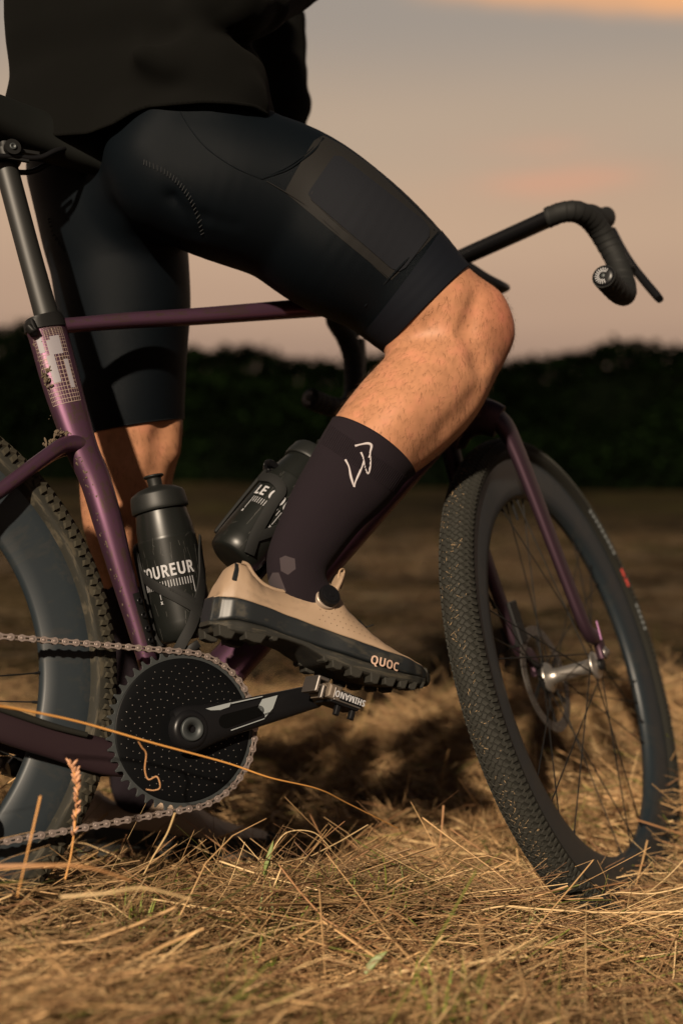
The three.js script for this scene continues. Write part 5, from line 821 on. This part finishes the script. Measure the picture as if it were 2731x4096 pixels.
// socks
M.sock = mat({ rgb: [0.0105, 0.0074, 0.0098], roughness: 0.95, specularIntensity: 0.2, sheen: 0.03, sheenRoughness: 0.7, sheenColor: new THREE.Color(0.35, 0.3, 0.33), bumpMap: knit, bumpScale: 0.0006 });
{
  const sf = (x, y, z) => Math.max(fShankR(x, y, z) + relief(x, y, z) - 2.2 + 0.5 * noise(x * 0.04, y * 0.04, z * 0.04), -sockR.f(x, y, z) - 14);
  const g = clip(surface(sf, ...bounds(shankR.slice(2), 8), 3.6), (x, y, z) => -sockR.f(x, y, z)), s = part('sock', g, M.sock, rider); part('sock_edge', g.userData.rim(1.3, 0.9), M.sock, s);
  const dir = toEye(shankR[5]);
  // ribbed cuff: fine raised cords round the top
  const cords = []; const top0 = [[187.1,657.2,121]][0], top1 = [[295.5,595,121]][0];
  for (let i = 0; i < 44; i++) { const t = i / 43, bulge = Math.sin(t * Math.PI) * 30, a = [mix(768, 943, t), mix(964, 1084, t)]; const p = [[187.1,657.2,121], [295.5,595,121], [135,578.1,121], [233.7,520.8,121]], A = p[0].map((v, k) => mix(v, p[1][k], t)), B = p[2].map((v, k) => mix(v, p[3][k], t)), pts = [0.1, 0.2, 0.3, 0.4].map((h) => onSurface(sf, A.map((v, k) => mix(v, B[k], h))).toArray()); cords.push(tube(pts, 0.85, { n: 5, m: 5 })); }
  part('sock_rib', cords, M.sock, s, 'stuff');
  const stroke = (pts, w) => tube(pts.map((p, i) => [...onSurface(sf, p).toArray(), w * (0.75 + 0.5 * Math.sin(i * 2.1 + 1) ** 2)]), w, { n: pts.length * 6, m: 6 });
  part('sock_logo', [stroke([[198.5,617,150], [207.3,619.7,150], [217.4,621.5,150], [222.3,619,150], [219.9,610.4,150], [218.2,603,150]], 1.7), stroke([[206.7,609.6,150], [209.8,599.2,150], [204.7,586.7,150], [199.8,577.6,150], [196.3,570.9,150], [194.1,564.7,150]], 1.4), stroke([[183.9,598.9,150], [188.3,590.3,150], [190.1,579.4,150], [192.1,571.8,150], [194.2,565.2,150]], 1.5), stroke([[209.8,599.2,150], [211.7,589.3,150], [215,582.8,150], [218.7,591.9,150], [220.4,608.2,150]], 1.2)], mat({ rgb: [0.27, 0.245, 0.25], roughness: 0.8 }), s);
  const mesh = mat({ rgb: [0.020, 0.0135, 0.016], roughness: 0.95 });
  part('mesh_patch', [patch(g, [[87.8,473.4,150], [95.5,477.2,150], [108.6,474.3,150], [109.2,462.2,150], [98.4,454.3,150], [88.8,458.3,150]], 0.35, dir), patch(g, [[69.4,443.6,150], [76.7,455,150], [85.9,456.2,150], [90,445.8,150], [95.1,433.4,150], [70.7,434.3,150]], 0.35, dir)], mesh, s);
  const fl = (x, y, z) => Math.max(fLegL(x, y, z) - 2.2, -sockL.f(x, y, z)), gl = surface(fl, ...bounds(legL.slice(10), 8), 6); part('sock', gl, M.sock, rider);
}
// shoes
M.upper = mat({ map: dusted([0.19, 0.131, 0.085], [0.13, 0.092, 0.06], 0.12, 1.5, 1.5, 53), roughness: 0.62, bumpMap: grime, bumpScale: 0.0004 });
M.midsole = mat({ map: dusted([0.0068, 0.0085, 0.0098], [0.026, 0.024, 0.019], 0.25, 2, 2, 51), roughness: 0.42, specularIntensity: 0.6 });
M.outsole = mat({ map: dusted([0.008, 0.008, 0.0066], [0.034, 0.029, 0.02], 0.5, 2, 3, 52), roughness: 0.75, specularIntensity: 0.5 });
{
  const H = [[2.8,394.8]][0], T = [[291.1,325.3]][0], e1 = V(T[0] - H[0], T[1] - H[1], 0).normalize(), e2 = V(-e1.y, e1.x, 0), ab = (l) => l.map((p) => [(p[0] - H[0]) * e1.x + (p[1] - H[1]) * e1.y, (p[0] - H[0]) * e2.x + (p[1] - H[1]) * e2.y]).sort((a, b) => a[0] - b[0]);
  const at = (l) => (a) => { if (a <= l[0][0]) return l[0][1]; for (let i = 1; i < l.length; i++) if (a < l[i][0]) { const u = (a - l[i - 1][0]) / (l[i][0] - l[i - 1][0]); return mix(l[i - 1][1], l[i][1], u * u * (3 - 2 * u) * 0.5 + u * 0.5); } return l[l.length - 1][1]; };
  const topL = at(ab([[3.5,415.1], [10.7,433], [18.5,449.5], [30.2,465.7], [40.4,470.5], [48.8,468.5], [56.7,456.1], [67.6,445.3], [83.3,438.1], [102.2,435.5], [125.7,438.8], [137.9,445.8], [153.8,452.4], [161.8,446], [178.8,413.9], [193.7,398.8], [205.2,385.8], [221.6,372.2], [243.1,356.7], [263.3,347.7], [281.1,338], [288.9,331.3]]));
  const midL = at(ab([[4,428.4], [9.5,429.4], [28.7,426.4], [61.8,416.1], [96.1,403.5], [130.3,390.7], [165.3,377.7], [189.5,368.9], [213.5,360.5], [237.9,354.7], [270.6,343.2], [289,332.4]])), ridgeL = at(ab([[-1.4,399.9], [27.6,399.8], [60.8,391.3], [94.9,378.6], [140.7,362.8], [188.2,347.1], [236.5,333.2], [274.6,327.9], [289.8,325.9]]));
  const botL = at(ab([[0.6,394.8], [5.8,388.2], [17.2,385.1], [36.3,380.8], [60.2,378.5], [85,375.1], [105.9,368], [121.6,357.9], [137.5,347.1], [160.7,338.2], [190.2,329], [220.3,322.4], [257.4,317], [279.7,318.5], [289.6,322.6]]));
  const LEN = V(T[0] - H[0], T[1] - H[1], 0).length(), wL = at([[-8, 2], [-5, 14], [2, 24], [14, 31], [34, 35], [80, 34], [125, 38], [170, 46], [210, 49], [245, 43], [268, 33], [284, 22], [LEN - 3, 11], [LEN, 3]]);
  const a0 = -5, upZ = (a, b) => { const m = midL(a), h = Math.max(2, topL(a) - m), s = clamp((b - m) / h) ** 1.2; return wL(a) * Math.max(0.02, 1 - s ** 2) ** 0.42 * (1 - 0.16 * s); };
  function shoe(label, e1, e2, e3, o, near) {
    const s = group('shoe', rider); s.userData.label = label;
    const mtx = new THREE.Matrix4().makeBasis(e1, e2, e3).setPosition(o), put = (g) => g.applyMatrix4(mtx);
    const loft = (lo, hi, grow, n, taper) => put(grid((u, v) => { const a = mix(a0 - grow * 0.4, LEN + grow * 0.3, 0.5 - 0.5 * Math.cos(Math.PI * (0.5 * u + 0.5 * (0.5 - 0.5 * Math.cos(Math.PI * u))))), p = v * 2 * Math.PI, c = Math.cos(p), q = Math.sin(p), b0 = lo(a), b1 = Math.max(b0 + 1, hi(a)), k = 2 / n, w = wL(a) + grow; const sy = Math.sign(q) * Math.abs(q) ** k, t = taper ? (q > 0 ? 1 - taper * sy : 1) : 1; return V(a, taper ? (q > 0 ? b0 + (b1 - b0) * sy : b0 - 4 * Math.abs(sy)) : mix(b0, b1, 0.5 + 0.5 * sy), w * Math.sign(c) * Math.abs(c) ** k * t); }, 90, 40, { closeV: true, capU: true }));
    const up = part('shoe_upper', loft(midL, topL, 0, 2.5, 0.18), M.upper, s);
    part('midsole', loft((a) => ridgeL(a) - 1, (a) => midL(a) + 0.6, 1.6, 7), M.midsole, s);
    const sole = part('outsole', loft((a) => botL(a), (a) => ridgeL(a) + 1.2, 2.4, 4.5), M.outsole, s);
    for (const z of [1, -1]) for (const [a, l, d] of [[12, 24, 9], [45, 30, 8], [70, 12, 4], [137, 9, 3], [152, 18, 6], [176, 20, 8], [201, 15, 9], [222, 18, 8], [243, 13, 7.5], [260, 15, 7], [278, 11, 5]]) {
      const b = botL(a) + 1.5, w = wL(a), g = extrude([[a - l / 2, b + 5], [a + l / 2, b + 4], [a + l * 0.3, b - d + 1], [a + l * 0.02, b - d], [a - l * 0.36, b - d + 1.5]], 0, 19, 1.6); part('lug', put(g.rotateX(0).translate(0, 0, z > 0 ? w - 17 : -w - 2)), M.outsole, sole);
    }
    part('toe_bumper', put(sweep([[LEN - 12, midL(LEN - 12) - 2, 17, 5, 7], [LEN - 1, ridgeL(LEN) + 1, 8, 5, 8], [LEN + 1.5, ridgeL(LEN), 0, 5, 8], [LEN - 1, ridgeL(LEN) + 1, -8, 5, 8], [LEN - 12, midL(LEN - 12) - 2, -17, 5, 7]], { ref: V(0, 1, 0), n: 20 })), M.outsole, sole);
    if (!near) return s;
    const ptAB = (l) => ab(l), onUp = (a, b, off = 0.4) => V(a, b, upZ(a, b) + off);
    // tab at the heel, edge of the collar
    const tab = ab([[37.5,466.8], [34.4,460.5], [30.8,453.7], [27.2,446]]), tabB = tab; part('heel_tab', put(sweep(tab.map(([a, b]) => { const p = onUp(a, b, 0.2); return [p.x, p.y, p.z, 4, 0.9]; }), { n: 16, e: 3, m: 10 })), M.midsole, up);
    part('collar_edge', put(tube(ab([[42.7,470], [49.8,467], [56.7,456.1], [67.6,445.3], [83.3,438.1], [102.2,435.5], [125.7,438.8], [137.9,445.8]]).map(([a, b]) => { const w = wL(a) * 0.80; return [a, b - 0.8, w * 0.55]; }), 2.4, { n: 40 })), M.upper, up);
    // perforations
    const dots = []; for (let i = 0; i < 15; i++) for (let j = 0; j < 4; j++) { const a = 122 + i * 7.4 + (j & 1) * 3.7, b = midL(a) + 8 + j * 6.2; if (b < topL(a) - 9) { const p = onUp(a, b, 0.1), q = onUp(a + 1, b, 0.1), r = onUp(a, b + 1, 0.1), n = V().crossVectors(q.sub(p), r.sub(p)).normalize(); dots.push(put(place(new THREE.CylinderGeometry(0.55, 0.55, 0.25, 7), p, V(1, 0, 0), n))); } }
    part('perforation', dots, mat({ rgb: [0.07, 0.045, 0.028], roughness: 0.9 }), up, 'stuff');
    // turning dial with its base and laces
    const [da, db] = ab([[143.3,425.6]])[0], dp = V(da, db, upZ(da, db) + 1.5), dn = V(0.05, 0.36, 0.93).normalize();
    const dial = part('dial_base', put(place(lathe([[15, -12], [15, 0], [13.6, 1.6], [0, 1.6]], 36), dp, V(1, 0, 0), dn)), mat({ rgb: [0.25, 0.2, 0.16], roughness: 0.35, metalness: 0.4 }), up);
    const kn = (r, n, d) => { const p = []; for (let i = 0; i < n * 2; i++) { const a = i / n / 2 * 6.2832, q = r + (i & 1 ? 0 : -d); p.push([q * Math.cos(a), q * Math.sin(a)]); } return p; };
    part('dial_knob', put(place(mergeGeometries([extrude(kn(13.4, 36, 0.7), 0, 8, 0.8), extrude(circle(10.6, 40), 7.5, 1.6, 0.6), extrude(circle(3.4, 20), 8.5, 1.4, 0.4)].map(clean)).rotateX(-Math.PI / 2), dp.clone().addScaledVector(dn, 1.6), V(1, 0, 0), dn)), M.gloss, dial);
    const lace = (l, r, z0) => put(tube(ab(l).map(([a, b], i) => [a, b + 1.2, i * 0 + z0 - Math.abs(z0) * 0.0]), r, { n: 14 }));
    part('lace', [lace([[178.7,412.8], [188.4,402], [195.4,395.6]], 0.9, 14), lace([[193.8,399.9], [201.2,391.2]], 1, 16), lace([[210.5,381.5], [220.5,373.8]], 1, 14), put(tube([[195, midL(195) + 27, upZ(195, midL(195) + 27)], [203, midL(203) + 30, upZ(203, midL(203) + 30) - 2], [208, midL(208) + 34, 12]], 0.9, { n: 12 })), put(tube([[190, topL(190) + 1, 18], [196, topL(196) + 1, -14]], 0.9, { n: 8 })), put(tube([[210, topL(210) + 1, 16], [218, topL(218) + 1, -14]], 0.9, { n: 8 }))], M.black, up);
    part('tongue', put(sweep([[144, topL(140) - 14, 4, 20, 5], [150, topL(146) + 4, 2, 19, 4], [155, topL(148) + 19, 0, 15, 3]].map((r) => [r[0], r[1], r[2], r[4], r[3]]), { n: 18, m: 20, e: 2.6 })), M.upper, up);
    part('pull_loop', put(tube([[150, topL(148) + 6, 12], [151, topL(148) + 22, 10], [158, topL(148) + 27, 6], [160, topL(148) + 18, 6], [156, topL(148) + 2, 10]], 1.3, { n: 24 })), mat({ rgb: [0.2, 0.13, 0.075], roughness: 0.7 }), up);
    // name on the sidewall
    const [qa, qb] = ab([[208.3,344.2]])[0], slope = Math.atan2(ridgeL(qa + 20) - ridgeL(qa - 20), 40) + 0.02; part('shoe_lettering', put(mapPoints(text('QUOC', 10.4, 0.4).rotateZ(slope), (x, y, z) => V(qa + x, qb + y, wL(qa + x) + 1.6 + z * 0.5 + 0.35 - 1.2 * Math.abs(y) * 0.02))), mat({ rgb: [0.30, 0.20, 0.15], roughness: 0.7 }), s);
    return s;
  }
  shoe('tan right shoe with black dial, clipped to the pedal', e1, e2, right3, V(H[0], H[1], 128), true);
  const X = V(0.8828, -0.0670, 0.4650), U = V(0, 0.9898, 0.1426), Z = V().crossVectors(X, U), o = X.clone().multiplyScalar(-200).addScaledVector(U, 52).addScaledVector(Z, -412);
  const tl = new THREE.Quaternion().setFromAxisAngle(Z, 2 * rad);
  shoe('left shoe standing in the shaded hay', X.clone().applyQuaternion(tl), U.clone().applyQuaternion(tl), Z, o, false);
}
// ---------------------------------------------------------------- single stems and stalks that stand out
{
  const tone = (r, g, b) => mat({ rgb: [r, g, b], roughness: 0.55 });
  const stem = (label, pts, r, m, groupName) => { const g = tube(pts.map((p, i) => [p[0] * 1000, p[1] * 1000, p[2] * 1000, r * (1.1 - 0.5 * i / (pts.length - 1))]), r, { n: pts.length * 10, m: 8 }), o = part('loose_straw', g, m, scene); return tag(o, label, 'straw', groupName); };
  const gold = tone(0.42, 0.20, 0.05), pale = tone(0.36, 0.25, 0.12), rust = tone(0.30, 0.15, 0.06);
  stem('long golden stem slanting across the chainring down to the hay', [[-0.1761,0.3404,0.2657], [-0.1335,0.3280,0.2251], [-0.0829,0.3114,0.1843], [-0.0143,0.2858,0.1432], [0.0626,0.2575,0.0919], [0.1107,0.2366,0.0610], [0.1654,0.2140,-0.0000], [0.2029,0.1858,-0.0613], [0.2691,0.1361,-0.1635]], 1.25, gold);
  stem('curly dry blade dangling in front of the chainring', [[-0.0296,0.2874,0.1433], [-0.0264,0.2801,0.1380], [-0.0223,0.2723,0.1326], [-0.0237,0.2547,0.1299], [-0.0197,0.2437,0.1294], [-0.0099,0.2471,0.1315], [-0.0061,0.2360,0.1331], [-0.0127,0.2325,0.1329], [-0.0216,0.2330,0.1309]], 0.9, rust);
  stem('long pale straw lying below the front wheel', [[0.1635,0.0629,0.0335], [0.2553,0.0624,0.0335], [0.3377,0.0733,0.0240], [0.3844,0.0830,0.0194], [0.4309,0.0807,0.0193], [0.5123,0.0792,0.0242], [0.6121,0.0856,0.0345]], 1.5, pale);
  stem('thin upright stem in front of the rear wheel, at the left edge', [[-0.0983,0.2549,0.3020], [-0.1018,0.2339,0.3061], [-0.1057,0.2067,0.3150], [-0.1132,0.1633,0.3231]], 1.0, gold);
  stem('blurred orange stem lying across the lower left edge', [[-0.1206,0.2135,0.4204], [-0.0722,0.2147,0.4154], [-0.0330,0.2103,0.4002], [0.0019,0.1931,0.3744]], 1.7, rust);
  stem('bent stem below the chain, slanting into the hay', [[0.0079,0.2033,0.1096], [-0.0018,0.1782,0.0985], [-0.0184,0.1497,0.0873], [-0.0297,0.1276,0.0814]], 1.2, pale);
  stem('arched straw curling up behind the hay mound in the middle', [[0.1064,0.0965,-0.1052], [0.1067,0.1138,-0.1144], [0.1250,0.1362,-0.1235], [0.1588,0.1357,-0.1285], [0.1818,0.1135,-0.1345]], 0.8, pale);
  stem('straight dry stalk leaning on the hay in the lower middle', [[0.0472,0.1206,-0.0240], [0.0990,0.1093,-0.0045], [0.1469,0.1025,0.0152], [0.1833,0.0964,0.0250]], 1.2, pale);
  stem('pale straw crossing the lower right hay', [[0.2440,0.0619,0.2036], [0.2982,0.0673,0.2039], [0.3484,0.0738,0.1992], [0.3900,0.0775,0.1943]], 1.5, pale);
  stem('thin stem rising out of the hay near the right edge', [[0.6671,0.1105,-0.1846], [0.6485,0.0909,-0.1805], [0.6300,0.0743,-0.1762], [0.6047,0.0572,-0.1669]], 0.8, pale);
  stem('pale bent straw at the right edge of the hay', [[0.6398,0.0930,-0.0653], [0.5856,0.0801,-0.0658], [0.5432,0.0792,-0.0709], [0.5061,0.0708,-0.0762]], 1.0, pale);
  stem('leaning dry stalk low at the left, over the hay mound', [[-0.0580,0.1810,0.3889], [-0.0190,0.1847,0.3891], [0.0147,0.1875,0.3792], [0.0571,0.1753,0.3687]], 1.4, pale);
  stem('broken stalk standing behind the hay, right of the pedal', [[0.3465,0.1302,-0.3639], [0.3437,0.0999,-0.3552], [0.3395,0.0731,-0.3464]], 1.0, rust);
  // seed head
  const s = group('dry_grass_plant', scene); tag(s, 'dry brown grass with a seed head, standing in front of the rear wheel', 'plant');
  const path = [[-0.0944,0.1497,0.1974], [-0.0895,0.1759,0.1935], [-0.0866,0.2116,0.1901], [-0.0856,0.2388,0.1892], [-0.0887,0.2571,0.1900], [-0.0925,0.2681,0.1905]].map((p) => p.map((v) => v * 1000));
  part('stalk', tube(path, 0.9, { n: 40 }), gold, s);
  const r = rng(12), grain = (p, d) => place(new THREE.SphereGeometry(1, 8, 6).scale(1.5, 4.6, 1.3), vec(p), V(1, 0.2, 0.4), d), m = tone(0.34, 0.17, 0.09);
  for (let i = 0; i < 34; i++) { const t = mix(0.3, 1, i / 33), p = catmull(path, t), a = r() * 6.28, d = V(Math.cos(a) * 0.8, 0.9 + 0.3 * r(), Math.sin(a) * 0.8).normalize(), q = vec(p).addScaledVector(d, 2.5 + 3 * r()); part('grain', grain(q.toArray(), d), m, s); }
  const leafs = (label, pts, w) => { const g = sweep(pts.map((p, i) => { const t = i / (pts.length - 1); return [p[0] * 1000, p[1] * 1000, p[2] * 1000, 0.35, w * (Math.sin(Math.PI * Math.min(1, 0.12 + t * 0.88)) + 0.05)]; }), { n: 20, m: 8, ref: V(1, 0.1, 0.1) }); tag(part('grass_plant', g, mat({ rgb: [0.11, 0.145, 0.02], roughness: 0.55, transmission: 0.25, thickness: 0 }), scene), label, 'plant'); };
  leafs('green blade standing up from the middle of the hay', [[0.1011,0.0992,-0.0250], [0.1040,0.1178,-0.0242], [0.1089,0.1350,-0.0254], [0.1118,0.1465,-0.0259]], 3);
  leafs('broad bright green blade low in the right of the hay', [[0.2195,0.0723,0.2441], [0.2256,0.0806,0.2425], [0.2334,0.0880,0.2408], [0.2422,0.0937,0.2390]], 4);
  leafs('yellow green blade low in the left corner', [[-0.0795,0.0959,0.4553], [-0.0767,0.1014,0.4556], [-0.0736,0.1045,0.4507]], 4);
}
renderer.render(scene, camera);
